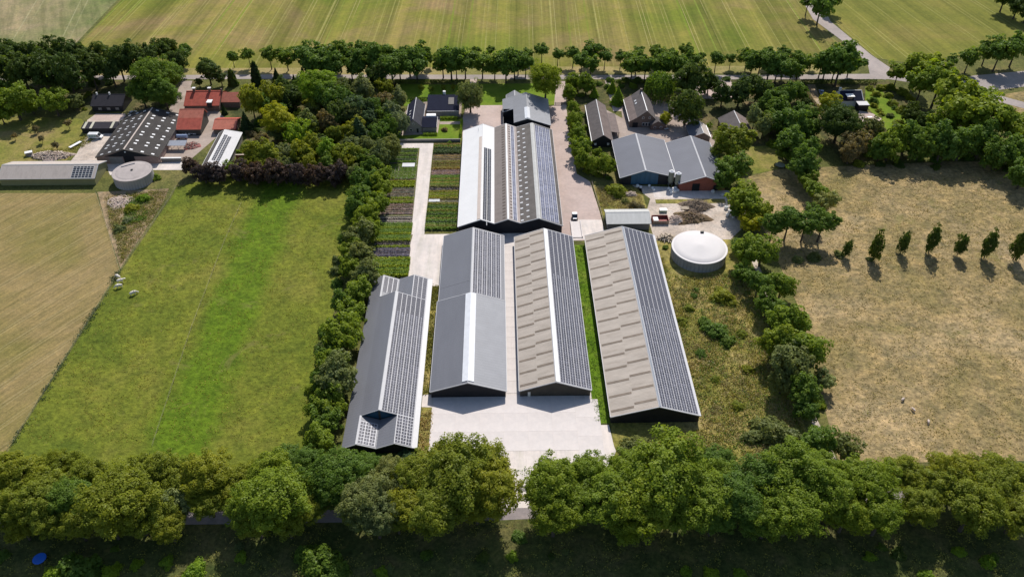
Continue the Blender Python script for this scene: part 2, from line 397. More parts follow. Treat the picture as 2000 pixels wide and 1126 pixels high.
patch('dry_field', [(1900, 195), (2010, 176), W(420, 380), W(420, 310), (2010, 262), (1960, 250)], 'dry_field', 1)
patch('weed_field', [W(56.8, 243), W(64, 243), W(90, 243), (1475, 560), (1540, 760), W(88, 139), W(30.8, 139), W(31.2, 155), W(57, 155)], 'weeds', 1)
rect('grass_strip', 26.6, 31.0, 154.5, 240.5, 'green_strip', 2)
rect('weed_strip', -24.2, -21.6, 166.5, 217, 'weeds', 2)
rect('weed_strip', -23.9, -20.9, 142, 161.5, 'weeds', 3)
# lanes and roads
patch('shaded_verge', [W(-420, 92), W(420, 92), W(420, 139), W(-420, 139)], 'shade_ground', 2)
patch('lane', [W(-420, 122.4), W(0, 122.4), W(90, 125.8), W(420, 128), W(420, 131.4), W(90, 129.4), W(0, 126.2), W(-420, 126.4)], 'lane_asphalt', 3)
patch('main_road', [W(-420, 384), W(-110, 382.2), W(120, 377.6), W(196, 376.6), W(222, 366), W(262, 333), W(330, 285), W(420, 240), W(420, 247), W(334, 291), W(266, 339), W(226, 372), W(205, 383), W(120, 382.6), W(-110, 387.2), W(-420, 389)], 'asphalt', 4)
patch('side_road', [(1700, 152), (1695, 126), (1672, 100), (1588, 38), (1566, 0), W(184, 1000), W(192, 1000), (1602, 0), (1622, 42), (1702, 108), (1738, 132), (1730, 156)], 'asphalt', 5)
patch('right_road', [(1872, 156), (1900, 148), (2010, 138), W(420, 391), W(420, 372), (2010, 168), (1920, 180), (1895, 172)], 'asphalt', 5)
# central farm
patch('front_yard', [W(-22.4, 166.6), W(26.6, 166.6), W(26.6, 153.8), W(30.6, 153.8), W(31.2, 146), (1203, 880), W(29, 138.5), W(7.5, 138), W(6.6, 126), W(-3, 126), W(-3, 138), W(-20.9, 141), W(-20.9, 161.4), W(-24, 161.6), W(-24, 166.4)], 'concrete', 4)
yard_lane = rect('slab_lane', 0.8, 5.2, 166.5, 248.2, 'concrete', 2)
patch('left_yard', [W(-33.2, 248.2), W(-16.5, 248.2), W(-16.5, 243), W(-21.3, 243), W(-21.5, 217.2), W(-36, 217.2)], 'concrete', 2)
patch('nursery_path', [W(-35.2, 312.5), W(-47.8, 312.5), W(-48.2, 317), W(-29.4, 316.5), W(-28.9, 248), W(-33.9, 248)], 'concrete', 3)
patch('paved_yard', [W(23.0, 243.2), W(30.5, 243.2), W(39.6, 244.5), W(38.8, 262), W(37, 284), W(32, 290), W(31, 330), W(33, 377), W(28.5, 377.5), W(26.0, 351), W(23, 350)], 'pavers', 2)
patch('loading_apron', [W(26.4, 243.4), W(39.4, 245), W(39, 256.5), W(29.8, 256.8), W(29.4, 244.8), W(26.4, 244.6)], 'concrete', 3)
rect('barn_gap', -16.2, 26.5, 242.2, 248.4, 'concrete', 1)
patch('courtyard', [W(-16.8, 321), W(1.6, 321), W(1.6, 352), W(-12, 352), W(-11, 382), W(-14.5, 382), W(-16, 350), W(-17.4, 338)], 'pavers', 2)
rect('roadside_lawn', -11, 28.4, 352, 375, 'lawn', 1)
# right-hand farm
patch('brick_court', [W(49, 309), W(96, 309), W(95, 328), W(86, 345), W(78, 356), W(58, 356), W(57, 338), W(50, 347)], 'brick_paving', 2)
patch('farm_drive', [W(53.5, 345), W(57.5, 345), W(57, 378.5), W(53, 378.5)], 'pavers', 3)
patch('gravel_yard', [W(57.5, 243), W(57.2, 252), W(56.9, 261), (1270, 388), W(54, 281), W(92, 276), W(98, 272), W(99, 262), W(92, 250), W(86, 243)], 'gravel', 2)
patch('concrete_strip', [W(61.8, 271.4), W(93, 270.4), W(92.6, 276.2), W(61.8, 280)], 'concrete', 3)
rect('grass_strip', 61.8, 89.6, 267.2, 270.2, 'weeds', 3)
patch('rough_patch', [W(38.9, 259.5), W(57.5, 259.5), W(57.5, 279), W(38.2, 281)], 'weeds', 2)
patch('lawn', [(1455, 288), (1515, 283), (1522, 330), (1462, 342)], 'dry_lawn', 3)
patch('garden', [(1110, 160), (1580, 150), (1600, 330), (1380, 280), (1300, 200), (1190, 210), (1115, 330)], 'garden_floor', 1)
patch('drive', [W(95, 357), W(116, 357), W(116, 377.6), W(92, 377.6)], 'pavers', 3)
# right-hand house
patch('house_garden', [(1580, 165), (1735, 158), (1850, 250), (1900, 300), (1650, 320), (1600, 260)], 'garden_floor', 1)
patch('lawn', [(1690, 170), (1720, 175), (1760, 215), (1800, 270), (1740, 262), (1690, 205)], 'lawn', 3)
patch('terrace', [(1678, 216), (1705, 222), (1722, 232), (1715, 243), (1688, 245), (1676, 228)], 'pavers', 4)
patch('drive', [(1576, 165), (1592, 165), (1604, 205), (1616, 240), (1606, 240), (1592, 205)], 'dirt', 3)
# modern house garden
patch('lawn', [W(-50, 318.5), W(-17.2, 318.5), W(-17.5, 338), W(-50, 338)], 'lawn', 2)
patch('lawn', [W(-52, 352), W(-17, 352), W(-17, 374), W(-52, 376)], 'lawn', 2)
patch('terrace', [W(-42.8, 350), W(-36, 356), W(-25, 357.5), W(-18, 356), W(-18, 341), W(-27.5, 340), W(-28, 325), W(-44.6, 323.6), W(-45, 345)], 'brick_paving', 3)
rect('garden_path', -27.5, -18, 333.6, 336.2, 'brick_paving', 4)
# left farm
patch('farm_yard', [(300, 322), (360, 322), (430, 262), (440, 232), (418, 205), (372, 170), (376, 158), (356, 158), (330, 215), (348, 226), (312, 312)], 'brick_paving', 2)
patch('concrete_apron', [(205, 318), (245, 316), (310, 318), (360, 316), (358, 332), (300, 332), (215, 342)], 'concrete', 3)
patch('farm_track', [(135, 318), (205, 318), (190, 300), (220, 268), (232, 248), (236, 232), (188, 222), (170, 235), (170, 262), (150, 300)], 'gravel', 2)
patch('house_terrace', [(187, 222), (245, 222), (246, 235), (180, 235)], 'pavers', 3)
patch('orchard_grass', [W(-420, 299.5), W(-186, 299.5), (175, 262), (160, 232), (0, 226), W(-420, 345)], 'dry_lawn', 1)
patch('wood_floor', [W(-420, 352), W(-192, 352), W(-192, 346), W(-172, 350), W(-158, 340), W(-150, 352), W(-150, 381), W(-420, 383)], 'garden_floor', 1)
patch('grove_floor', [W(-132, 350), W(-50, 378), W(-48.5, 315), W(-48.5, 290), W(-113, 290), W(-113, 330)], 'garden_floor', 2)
patch('lawn', [(700, 192), (730, 178), (760, 190), (748, 215), (712, 220)], 'dry_lawn', 3)
patch('belt_track', [(1452, 470), (1462, 470), (1500, 560), (1545, 690), (1582, 792), (1612, 850), (1640, 910), (1628, 912), (1598, 850), (1570, 795), (1530, 690), (1488, 560)], 'gravel', 3)
# concrete slabs of the narrow lane between the sheds
slab = MB().box(-1.02, 1.02, -2.42, 2.42, -.02, .02).mesh('slab', 'pale_slab')
for j in range(16):
    for i in range(2):
        o = link('slab', slab, yard_lane, (1.95 + i * 2.1, 169.1 + j * 4.9, .055 + random.uniform(-.006, .006)))
fslab = MB().box(-3.485, 3.485, -3.485, 3.485, -.02, .02).mesh('slab', 'pale_slab')
fy = [o for o in COL.objects if o.name == 'front_yard'][0]
for j in range(3):
    for i in range(7):
        link('slab', fslab, fy, (-17.2 + i * 7.0, 148.3 + j * 7.0 - (2.0 if i > 5 else 0), .062))

# ================================================================== BUILDINGS
def barn(name, label, cat, prof, a0, a1, roofs, wall, axis='y', trim='pale_trim', caps=None, oh=.35, thick=.16, gaps=None, walls=True, group=None):
    """prof: [(coordinate across, z)...] in world units; a0..a1: extent along the ridge. roofs: material per slope."""
    cx = (prof[0][0] + prof[-1][0]) / 2; cy = (a0 + a1) / 2; Lh = (a1 - a0) / 2
    loc = (cx, cy, 0) if axis == 'y' else (cy, cx, 0)
    e = thing(name, label, cat, loc, 0 if axis == 'y' else math.pi / 2, group)
    pr = [(x - cx, z) for x, z in prof]
    e_prof = pr
    # walls: two gable ends and two long sides
    if walls:
        g = [(pr[0][0], 0)] + [(pr[-1][0], 0)] + [(x, z - thick * .9) for x, z in reversed(pr)]
        ins = .3
        g = [(min(max(x, pr[0][0] + ins), pr[-1][0] - ins), z) for x, z in g]
        obj('gable_wall', MB().prism_y(g, -Lh + ins, -Lh + ins + .2), wall, e)
        obj('gable_wall', MB().prism_y(g, Lh - ins - .2, Lh - ins), wall, e)
        obj('side_wall', MB().box(pr[0][0] + ins, pr[0][0] + ins + .2, -Lh + ins + .2, Lh - ins - .2, 0, pr[0][1] - thick * .6), wall, e)
        obj('side_wall', MB().box(pr[-1][0] - ins - .2, pr[-1][0] - ins, -Lh + ins + .2, Lh - ins - .2, 0, pr[-1][1] - thick * .6), wall, e)
    for i in range(len(pr) - 1):
        (xa, za), (xb, zb) = pr[i], pr[i + 1]
        sec = [(xa, za - thick), (xb, zb - thick), (xb, zb), (xa, za)]
        o = obj('roof', MB().prism_y(sec, -Lh, Lh), roofs[i], e)
    # verge boards on both gable ends, ridge caps, gutters
    for i in range(len(pr) - 1):
        (xa, za), (xb, zb) = pr[i], pr[i + 1]
        for y0, y1 in ((-Lh - .16, -Lh + .05), (Lh - .05, Lh + .16)):
            if trim: obj('verge_board', MB().prism_y([(xa, za - .28), (xb, zb - .28), (xb, zb + .05), (xa, za + .05)], y0, y1), trim, e)
    for i in range(1, len(pr) - 1):
        if pr[i][1] > pr[i - 1][1] and pr[i][1] > pr[i + 1][1]:
            w, cm = (.28, trim or 'pale_trim') if not caps or caps.get(i) is None else caps[i]
            (xl, zl), (x, z), (xr, zr) = pr[i - 1], pr[i], pr[i + 1]
            sl_, sr_ = (z - zl) / (x - xl), (zr - z) / (xr - x)
            obj('ridge_cap', MB().prism_y([(x - w, z - w * sl_ + .01), (x, z + .01), (x + w, z + w * sr_ + .01), (x + w, z + w * sr_ + .09), (x, z + .1), (x - w, z - w * sl_ + .09)], -Lh + .06, Lh - .06), cm, e)
    for k, sgn in ((0, -1), (-1, 1)):
        x, z = pr[k]
        obj('gutter', MB().box(x - .1 if sgn < 0 else x - .02, x + .02 if sgn < 0 else x + .1, -Lh, Lh, z - .2, z + .02), trim or 'pale_trim', e)
    return e, pr, Lh

def on_slope(pr, i, t, lift=.0):
    """point at fraction/metres t (metres across from the left end of slope i), plus slope angle"""
    (xa, za), (xb, zb) = pr[i], pr[i + 1]
    ang = math.atan2(zb - za, xb - xa)
    x = xa + t; z = za + (zb - za) * t / (xb - xa)
    return x - math.sin(ang) * lift, z + math.cos(ang) * lift, ang

PANEL = {}
def panel_mesh(mat, L=1.44, Wd=.8):
    k = (mat, L, Wd)
    if k not in PANEL: PANEL[k] = MB().box(-L / 2, L / 2, -Wd / 2, Wd / 2, -.02, .03).mesh('solar_panel', mat)
    return PANEL[k]
def solar(e, pr, specs, mat='solar_cell', limit=300, L=1.44, Wd=.8, pitch=1.01, cpitch=1.66, base='panel_base'):
    """specs: (slope index, metres across to first column's centre, columns, y0, y1) in local y"""
    spots = []
    me = panel_mesh(mat, L, Wd)
    for (i, t0, nc, y0, y1) in specs:
        (xa, za), (xb, zb) = pr[i], pr[i + 1]
        ang = math.atan2(zb - za, xb - xa); ca = math.cos(ang)
        if base:
            u0 = t0 - cpitch * ca * .58; u1 = t0 + (nc - 1) * cpitch * ca + cpitch * ca * .58
            p = [on_slope(pr, i, u0, .01), on_slope(pr, i, u1, .01), on_slope(pr, i, u1, .06), on_slope(pr, i, u0, .06)]
            obj('mounting_sheet', MB().prism_y([(q[0], q[1]) for q in p], y0 - .1, y1 + .1), base, e)
        n = int((y1 - y0) / pitch)
        for j in range(n):
            for c in range(nc):
                x, z, a = on_slope(pr, i, t0 + c * cpitch * ca, .11)
                spots.append((x, y0 + (j + .5) * (y1 - y0) / n, z, a))
    spots.sort(key=lambda s: s[1])
    for (x, y, z, a) in spots[:limit]:
        link('solar_panel', me, e, (x, y, z), (random.uniform(-.012, .012), -a, 0))
    if len(spots) > limit:
        mb = MB()
        for (x, y, z, a) in spots[limit:]:
            R = Matrix.Rotation(-a, 3, 'Y'); o = Vector((x, y, z))
            base_v = [v.co for v in me.vertices]
            mb.add([o + R @ v for v in base_v], [tuple(p.vertices) for p in me.polygons])
        # per-panel look needs the panel's own centre line: a second strip of light cells
        stuff(obj('solar_panel_field', mb, mat + '_far', e))
for nm, c, h in (('solar_cell', (.09, .088, .105), (.15, .145, .17)), ('solar_blue', (.16, .17, .28), (.25, .26, .38)), ('solar_dark', (.03, .03, .04), (.05, .05, .06))):
    plain_mat(nm + '_far', c, .22, .12, .3)

# ---- shed with the saw-tooth ends, solar panels on its right slope
def sawtooth_shed():
    y0, y1, m0, m1 = 144.0, 217.8, 154.4, 206.5
    cx, cy = -34.2, (y0 + y1) / 2
    e = thing('solar_shed', 'long grey metal shed with notched saw-tooth roof ends beside the tree belt', 'shed', (cx, cy, 0))
    X = lambda x: x - cx
    xl, xa, xm, xb, xr, xg = X(-44.7), X(-40.4), X(-35.15), X(-29.9), X(-25.3), X(-23.8)
    ze, za, zm, zg = 3.0, 4.85, 7.1, 2.85
    Y = lambda y: y - cy
    full = [(xl, ze), (xm, zm), (xr, ze + .12), (xg, zg)]
    ends = [(xl, ze), (xa, za), (xm, ze - .1), (xb, za), (xr, ze + .12), (xg, zg)]
    za_full = ze + (zm - ze) * (xa - xl) / (xm - xl)
    ends[1] = (xa, za_full); zb = zm + (ze + .12 - zm) * (xb - xm) / (xr - xm); ends[3] = (xb, zb)
    full = [(xl, ze), (xa, za_full), (xm, zm), (xb, zb), (xr, ze + .12), (xg, zg)]
    th = .16
    def seg(p, i, a, b, mat, nm='roof'):
        (x0, z0), (x1, z1) = p[i], p[i + 1]
        obj(nm, MB().prism_y([(x0, z0 - th), (x1, z1 - th), (x1, z1), (x0, z0)], a, b), mat, e)
    seg(full, 0, Y(y0), Y(y1), 'grey_metal'); seg(full, 3, Y(y0), Y(y1), 'grey_metal')
    seg(full, 4, Y(y0), Y(y1), 'pale_trim', 'wide_gutter')
    seg(full, 1, Y(m0), Y(m1), 'grey_metal'); seg(full, 2, Y(m0), Y(m1), 'grey_metal')
    for a, b in ((y0, m0), (m1, y1)):
        seg(ends, 1, Y(a), Y(b), 'grey_metal'); seg(ends, 2, Y(a), Y(b), 'grey_metal')
    # gable ends, transition walls and long walls
    g = [(xl + .3, 0), (xg - .4, 0)] + [(min(max(x, xl + .3), xg - .4), z - th) for x, z in reversed(ends)]
    obj('gable_wall', MB().prism_y(g, Y(y0) + .7, Y(y0) + .9), 'dark_wall', e)
    obj('gable_wall', MB().prism_y(g, Y(y1) - .5, Y(y1) - .3), 'dark_wall', e)
    r = [(xa, za_full - th), (xm, ze - .1 - th), (xb, zb - th), (xm, zm - th)]
    obj('clerestory_window', MB().prism_y(r, Y(m0) + .35, Y(m0) + .5), 'blue_wall', e)
    obj('clerestory_window', MB().prism_y(r, Y(m1) - .5, Y(m1) - .35), 'blue_wall', e)
    obj('mullion', MB().box(xm - .3, xm + .3, Y(m0) + .25, Y(m0) + .34, ze - .3, zm - 1.0), 'brown_wall', e)
    for x0, x1, z in ((xl + .3, xl + .5, ze), (xg - .6, xg - .4, zg)):
        obj('side_wall', MB().box(x0, x1, Y(y0) + .9, Y(y1) - .5, 0, z - th), 'dark_wall', e)
    # trims
    def cap(x, z, a, b, w=.3, nm='ridge_cap', mat='pale_trim'): obj(nm, MB().box(x - w, x + w, a, b, z - .03, z + .07), mat, e)
    cap(xa, za_full - .02, Y(y0), Y(m0)); cap(xa, za_full - .02, Y(m1), Y(y1)); cap(xb - .02, zb - .02, Y(y0), Y(m0), .18); cap(xb - .02, zb - .02, Y(m1), Y(y1), .18)
    s = (ze + .12 - zm) / (xr - xm)
    obj('ridge_cap', MB().prism_y([(xm - .15, zm - .05), (xm, zm + .02), (xm + .72, zm + .72 * s + .02), (xm + .72, zm + .72 * s + .09), (xm, zm + .1), (xm - .15, zm + .03)], Y(m0), Y(m1)), 'pale_trim', e)
    for p, ys in ((ends, (Y(y0) - .12, Y(y1))), (full, ())):
        for a in ys:
            for i in range(len(p) - 1):
                obj('verge_board', MB().prism_y([(p[i][0], p[i][1] - .3), (p[i + 1][0], p[i + 1][1] - .3), (p[i + 1][0], p[i + 1][1] + .04), (p[i][0], p[i][1] + .04)], a, a + .12), 'pale_trim', e)
    for a in (Y(m0) - .1, Y(m1)):
        for i in (1, 2):
            obj('verge_board', MB().prism_y([(full[i][0], full[i][1] - .22), (full[i + 1][0], full[i + 1][1] - .22), (full[i + 1][0], full[i + 1][1] + .04), (full[i][0], full[i][1] + .04)], a, a + .1), 'pale_trim', e)
    # solar panels: six columns in the middle, three at the ends, plus the inner slopes facing right
    line = [(xm, zm), (xr, ze + .12)]
    pr = [(xm, zm), (xr, ze + .12)]; inner = [(xa, za_full), (xm, ze - .1)]
    ca = math.cos(math.atan2(zm - ze - .12, xr - xm)); 
    both = [pr[0], pr[1], inner[0], inner[1]]
    solar(e, both, [(0, 1.5, 6, Y(m0) + .2, Y(m1) - .2), (0, 5.95, 3, Y(y0) + .4, Y(m0)), (0, 5.95, 3, Y(m1) + .1, Y(y1) - .4),
                    (2, .95, 3, Y(y0) + .5, Y(y0) + 8.4), (2, .95, 3, Y(y1) - 8.6, Y(y1) - .5)], cpitch=1.6, L=1.38, Wd=.79)
sawtooth_shed()

# ---- grey shed with the white rooflight ridge (front) and panels (back)
e, pr, Lh = barn('grey_shed', 'grey metal shed with a white ridge rooflight, nearest the paved front yard', 'shed',
                 [(-21.6, 2.75), (-10.2, 6.6), (1.25, 2.75)], 165.0, 206.0, ['grey_metal', 'mid_metal'], 'dark_wall', trim='pale_trim', caps={1: (.12, 'pale_trim')})
s = 3.85 / 11.4
for nm, a, b in (('ridge_rooflight', -1.75, 0), ('ridge_rooflight', 0, 1.75)):
    p0, p1 = (a, pr[1][1] - abs(a) * s), (b, pr[1][1] - abs(b) * s)
    obj(nm, MB().prism_y([(p0[0], p0[1] + .02), (p1[0], p1[1] + .02), (p1[0], p1[1] + .2), (p0[0], p0[1] + .2)], -Lh + .7, Lh - .1), 'ridge_skylight', e)
e, pr, Lh = barn('grey_shed', 'grey metal shed with solar panels on its right slope, abutting the white-ridged shed', 'shed',
                 [(-21.2, 2.6), (-10.2, 6.4), (1.15, 2.6)], 206.2, 243.3, ['grey_metal', 'grey_metal'], 'dark_wall', caps={1: (.3, 'pale_trim')})
solar(e, pr, [(1, 1.25, 6, -Lh + .5, Lh - .5)])
obj('roof_seam', MB().prism_y([(pr[0][0] + .1, pr[0][1] + .04), (pr[1][0], pr[1][1] + .02), (pr[1][0], pr[1][1] + .06), (pr[0][0] + .1, pr[0][1] + .08)], -Lh + 6.6, -Lh + 6.75), 'grey_metal_plain', e)

# ---- two fibre cement sheds with staggered darker roof sheets and panels
def cement_shed(label, prof, y0, y1, ncol, wallm, n_str, first=1.9):
    e, pr, Lh = barn('cement_shed', label, 'shed', prof, y0, y1, ['fibre_cement', 'panel_base'], wallm, trim='pale_trim', caps={1: (.2, 'pale_trim')})
    wl_ = pr[1][0] - pr[0][0]
    for col, (f0, f1) in enumerate(((.03, .5), (.52, .97))):
        for k in range(n_str):
            y = -Lh + (k + .35 + .2 * col) * (2 * Lh / n_str)
            a = on_slope(pr, 0, wl_ * f0, .005); b = on_slope(pr, 0, wl_ * f1, .005); c = on_slope(pr, 0, wl_ * f1, .045); d = on_slope(pr, 0, wl_ * f0, .045)
            obj('roof_sheet', MB().prism_y([(q[0], q[1]) for q in (a, b, c, d)], y - .42, y + .42), 'fibre_strip', e)
    sr_ = (pr[2][1] - pr[1][1]) / (pr[2][0] - pr[1][0]); w = first - .95
    obj('ridge_strip', MB().prism_y([(pr[1][0] + .05, pr[1][1] + .1), (pr[1][0] + w, pr[1][1] + w * sr_ + .02), (pr[1][0] + w, pr[1][1] + w * sr_ + .1), (pr[1][0] + .05, pr[1][1] + .16)], -Lh + .1, Lh - .1), 'white_paint' if ncol == 6 else 'steel', e)
    solar(e, pr, [(1, first, ncol, -Lh + .35, Lh - .3)])
    return e, pr, Lh
e, pr, Lh = cement_shed('beige fibre cement shed with striped roof, between slab lane and grass strip', [(4.9, 2.7), (15.75, 6.5), (26.5, 2.7)], 165.0, 242.2, 6, 'brown_wall', 15, 2.15)
obj('door', MB().box(-8.2, -7.4, -Lh + .24, -Lh + .3, 0.1, 1.9), 'white_paint', e)
e, pr, Lh = cement_shed('longest beige fibre cement shed with solar panels, beside the weedy field', [(30.9, 3.0), (44.5, 7.1), (56.9, 3.0)], 154.2, 242.1, 7, 'dark_wall', 16, 1.45)

# ---- the big three-ridged barn behind
e, pr, Lh = barn('main_barn', 'large triple-ridged barn with one white bay and two brown bays', 'barn',
                 [(-16.2, 3.4), (-7.4, 6.7), (-2.4, 4.8), (2.75, 6.75), (7.35, 4.95), (14.2, 7.0), (23.3, 3.5)], 248.0, 321.4,
                 ['white_roof', 'white_roof', 'fibre_grey', 'fibre_light', 'fibre_dark', 'fibre_dark'], 'dark_wall', trim='pale_trim',
                 caps={1: (.12, 'white_paint'), 3: (.36, 'white_paint'), 5: (.8, 'light_sheet')})
a, b = on_slope(pr, 0, 8.8 - 1.5, .02), on_slope(pr, 0, 8.8 - .3, .02)
obj('ridge_strip', MB().prism_y([(a[0], a[1]), (b[0], b[1]), (b[0], b[1] + .12), (a[0], a[1] + .12)], -Lh + .6, Lh - 11), 'beige_strip', e)
solar(e, pr, [(1, 1.35, 2, -Lh + .5, Lh - 20)], 'solar_dark', 200, 1.45, .8, base=None, cpitch=1.7)
solar(e, pr, [(5, 1.95, 4, -Lh + .5, Lh - 1.0)], 'solar_blue', 300, 1.52, .84, cpitch=1.75)
solar(e, pr, [(3, 2.65, 1, -Lh + .6, Lh - .8)], 'solar_blue', 100, 1.3, .84)
rl = MB().box(-.55, .55, -.36, .36, -.01, .04)
m1_, m2_ = rl.mesh('rooflight', 'rooflight'), MB().box(-.6, .6, -.5, .5, -.01, .03).mesh('rooflight', 'fibre_dash')
for k in range(34):
    y = -Lh + 1.4 + k * 2.1
    x, z, a = on_slope(pr, 2, 3.7, .02); link('rooflight', m2_, e, (x, y, z), (0, -a, 0))
    x, z, a = on_slope(pr, 3, 1.3, .02); link('rooflight', m2_, e, (x, y + .5, z), (0, -a, 0)).scale = (.7, .7, 1)
for k in range(18):
    y = -Lh + 1.3 + k * 3.95
    for t in (.75, 3.0):
        x, z, a = on_slope(pr, 4, t, .02); link('rooflight', m1_, e, (x, y + (1.4 if t > 2 else 0), z), (0, -a, 0))
obj('downpipe', MB().tube((-8.8, -Lh - .3, 6.3), (-8.8, -Lh - 2.2, 5.6), .14, .14), 'white_paint', e)
obj('vent_mast', MB().tube((-13.0 - 3.5 + .6 + 3, Lh - 5, 3.6), (-12.9, Lh - 5, 7.6), .1, .07), 'steel', e)

# ---- grey machine barn with the missing corner
def notched_barn():
    e = thing('machine_barn', 'grey gabled machine barn with an open cut-away corner', 'barn', (12.2, 337.3, 0))
    xl, xm, xr, xn = -10.8, .25, 10.8, -5.9; y0, y1, yn = -12.8, 12.9, .3; ze, zm, th = 4.0, 7.5, .16
    s = (zm - ze) / (xm - xl); zn = ze + (xn - xl) * s
    R = lambda xa, za, xb, zb, a, b: obj('roof', MB().prism_y([(xa, za - th), (xb, zb - th), (xb, zb), (xa, za)], a, b), 'mid_metal', e)
    R(xl, ze, xn, zn, yn, y1); R(xn, zn, xm, zm, y0, y1); R(xm, zm, xr, ze, y0, y1)
    g = [(xn + .2, 0), (xr - .3, 0), (xr - .3, ze), (xm, zm - th), (xn + .2, zn - th)]
    obj('gable_wall', MB().prism_y(g, y0 + .4, y0 + .6), 'dark_wall', e)
    g2 = [(xl + .3, 0), (xr - .3, 0), (xr - .3, ze), (xm, zm - th), (xl + .3, ze - .05)]
    obj('gable_wall', MB().prism_y(g2, y1 - .6, y1 - .4), 'dark_wall', e)
    obj('side_wall', MB().box(xr - .5, xr - .3, y0 + .6, y1 - .6, 0, ze - .2), 'dark_wall', e)
    obj('side_wall', MB().box(xl + .3, xl + .5, yn + .6, y1 - .6, 0, ze - .1), 'dark_wall', e)
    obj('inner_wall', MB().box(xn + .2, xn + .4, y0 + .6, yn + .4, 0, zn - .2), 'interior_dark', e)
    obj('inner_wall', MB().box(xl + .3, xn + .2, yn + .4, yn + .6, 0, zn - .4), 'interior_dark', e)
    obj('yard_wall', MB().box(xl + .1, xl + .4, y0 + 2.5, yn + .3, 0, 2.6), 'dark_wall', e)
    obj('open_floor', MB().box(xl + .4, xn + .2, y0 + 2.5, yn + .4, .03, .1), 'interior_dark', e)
    obj('ridge_rooflight', MB().prism_y([(xm - 1.2, zm - 1.2 * s + .02), (xm + 1.2, zm - 1.2 * s + .02), (xm + 1.2, zm - 1.2 * s + .2), (xm, zm + .2), (xm - 1.2, zm - 1.2 * s + .2)], y0 + .5, y0 + 11), 'ridge_skylight', e)
    for (xa, za, xb, zb, a) in ((xl, ze, xn, zn, yn - .12), (xn, zn, xm, zm, y0 - .12), (xm, zm, xr, ze, y0 - .12)):
        obj('verge_board', MB().prism_y([(xa, za - .25), (xb, zb - .25), (xb, zb + .04), (xa, za + .04)], a, a + .12), 'pale_trim', e)
notched_barn()
barn('small_barn', 'small low grey barn tucked behind the machine barn', 'barn', [(3.2, 3.0), (7.2, 5.4), (11.0, 3.0)], 350.8, 356.5, ['mid_metal', 'mid_metal'], 'dark_wall')

# ---- modern slate house in three wings
def wing(e, axis, prof, a0, a1, roofm, wallm, ox, oy):
    """gabled wing as parts of house e whose origin is (ox, oy)"""
    th = .18
    def put(nm, mb, mat):
        if axis == 'x':
            mb.v = [(y, x, z) for x, y, z in mb.v]; mb.f = [tuple(reversed(f)) for f in mb.f]
        return obj(nm, mb, mat, e)
    o1, o2 = (ox, oy) if axis == 'y' else (oy, ox)
    p = [(x - o1, z) for x, z in prof]; b0, b1 = a0 - o2, a1 - o2
    g = [(p[0][0] + .3, 0), (p[-1][0] - .3, 0)] + [(min(max(x, p[0][0] + .3), p[-1][0] - .3), z - th) for x, z in reversed(p)]
    put('gable_wall', MB().prism_y(g, b0 + .2, b0 + .45), wallm); put('gable_wall', MB().prism_y(g, b1 - .45, b1 - .2), wallm)
    put('side_wall', MB().box(p[0][0] + .3, p[0][0] + .55, b0 + .45, b1 - .45, 0, p[0][1] - .1), wallm)
    put('side_wall', MB().box(p[-1][0] - .55, p[-1][0] - .3, b0 + .45, b1 - .45, 0, p[-1][1] - .1), wallm)
    for i in range(len(p) - 1):
        (xa, za), (xb, zb) = p[i], p[i + 1]
        rm = roofm[i] if isinstance(roofm, (list, tuple)) else roofm
        put('roof', MB().prism_y([(xa, za - th), (xb, zb - th), (xb, zb), (xa, za)], b0, b1), rm)
    return p, put
def windows(put, xs, z0, z1, y, w=1.1, frame='white_paint', glass='glass_dark', d=.06):
    for x in xs:
        put('window', MB().box(x - w / 2, x + w / 2, y - d, y, z0, z1), frame)
        put('pane', MB().box(x - w / 2 + .1, x + w / 2 - .1, y - d - .03, y - d, z0 + .1, z1 - .1), glass)

ox, oy = -33.0, 338.0
e = thing('slate_house', 'modern house with steep blue-black slate roofs in three wings and bright lawn', 'house', (ox, oy, 0))
p, put = wing(e, 'y', [(-42.7, 3.0), (-38.75, 6.6), (-34.8, 3.0)], 325.9, 347.8, ['slate_blue', 'slate_mid'], 'stone_wall', ox, oy)
put('ridge_cap', MB().box(p[1][0] - .14, p[1][0] + .14, 326.5 - oy, 347.5 - oy, 6.58, 6.72), 'pale_trim')
put('gutter', MB().box(p[0][0] - .15, p[0][0] + .05, 326 - oy, 347.7 - oy, 2.85, 3.02), 'pale_trim')
put('gutter', MB().box(p[2][0] - .05, p[2][0] + .15, 331.6 - oy, 347.7 - oy, 2.85, 3.02), 'pale_trim')
for yy in (331.5, 334.6, 337.4):
    a = math.atan2(3.6, 3.95); obj('roof_window', MB().box(-.45, .45, -.55, .55, 0, .1), 'rooflight', e, ((-40.8 - ox), yy - oy, 3.0 + 1.9 * .911 + .03), (0, -a, 0))
put('door', MB().box(p[1][0] + 1.3, p[1][0] + 2.2, 326.0 - oy, 326.12 - oy, 0, 2.1), 'glass_dark')
windows(put, (p[1][0] - 1.2,), .9, 2.0, 326.1 - oy)
windows(put, (p[1][0],), 3.9, 4.8, 326.1 - oy, .8)
p, put = wing(e, 'x', [(325.6, 2.9), (331.0, 5.0), (335.6, 3.2)], -35.0, -28.4, 'slate_blue', 'stone_wall', ox, oy)
put('verge_board', MB().box(p[0][0], p[2][0], -28.45 - ox, -28.28 - ox, 2.6, 2.95), 'pale_trim')
obj('flat_rooflight', MB().box(-33.2 - ox, -29 - ox, 332.2 - oy, 334.3 - oy, 4.3, 5.2), 'white_paint', e)
p, put = wing(e, 'x', [(341.0, 2.9), (351.8, 5.8), (356.5, 3.2)], -33.7, -18.8, 'slate_blue', 'stone_wall', ox, oy)
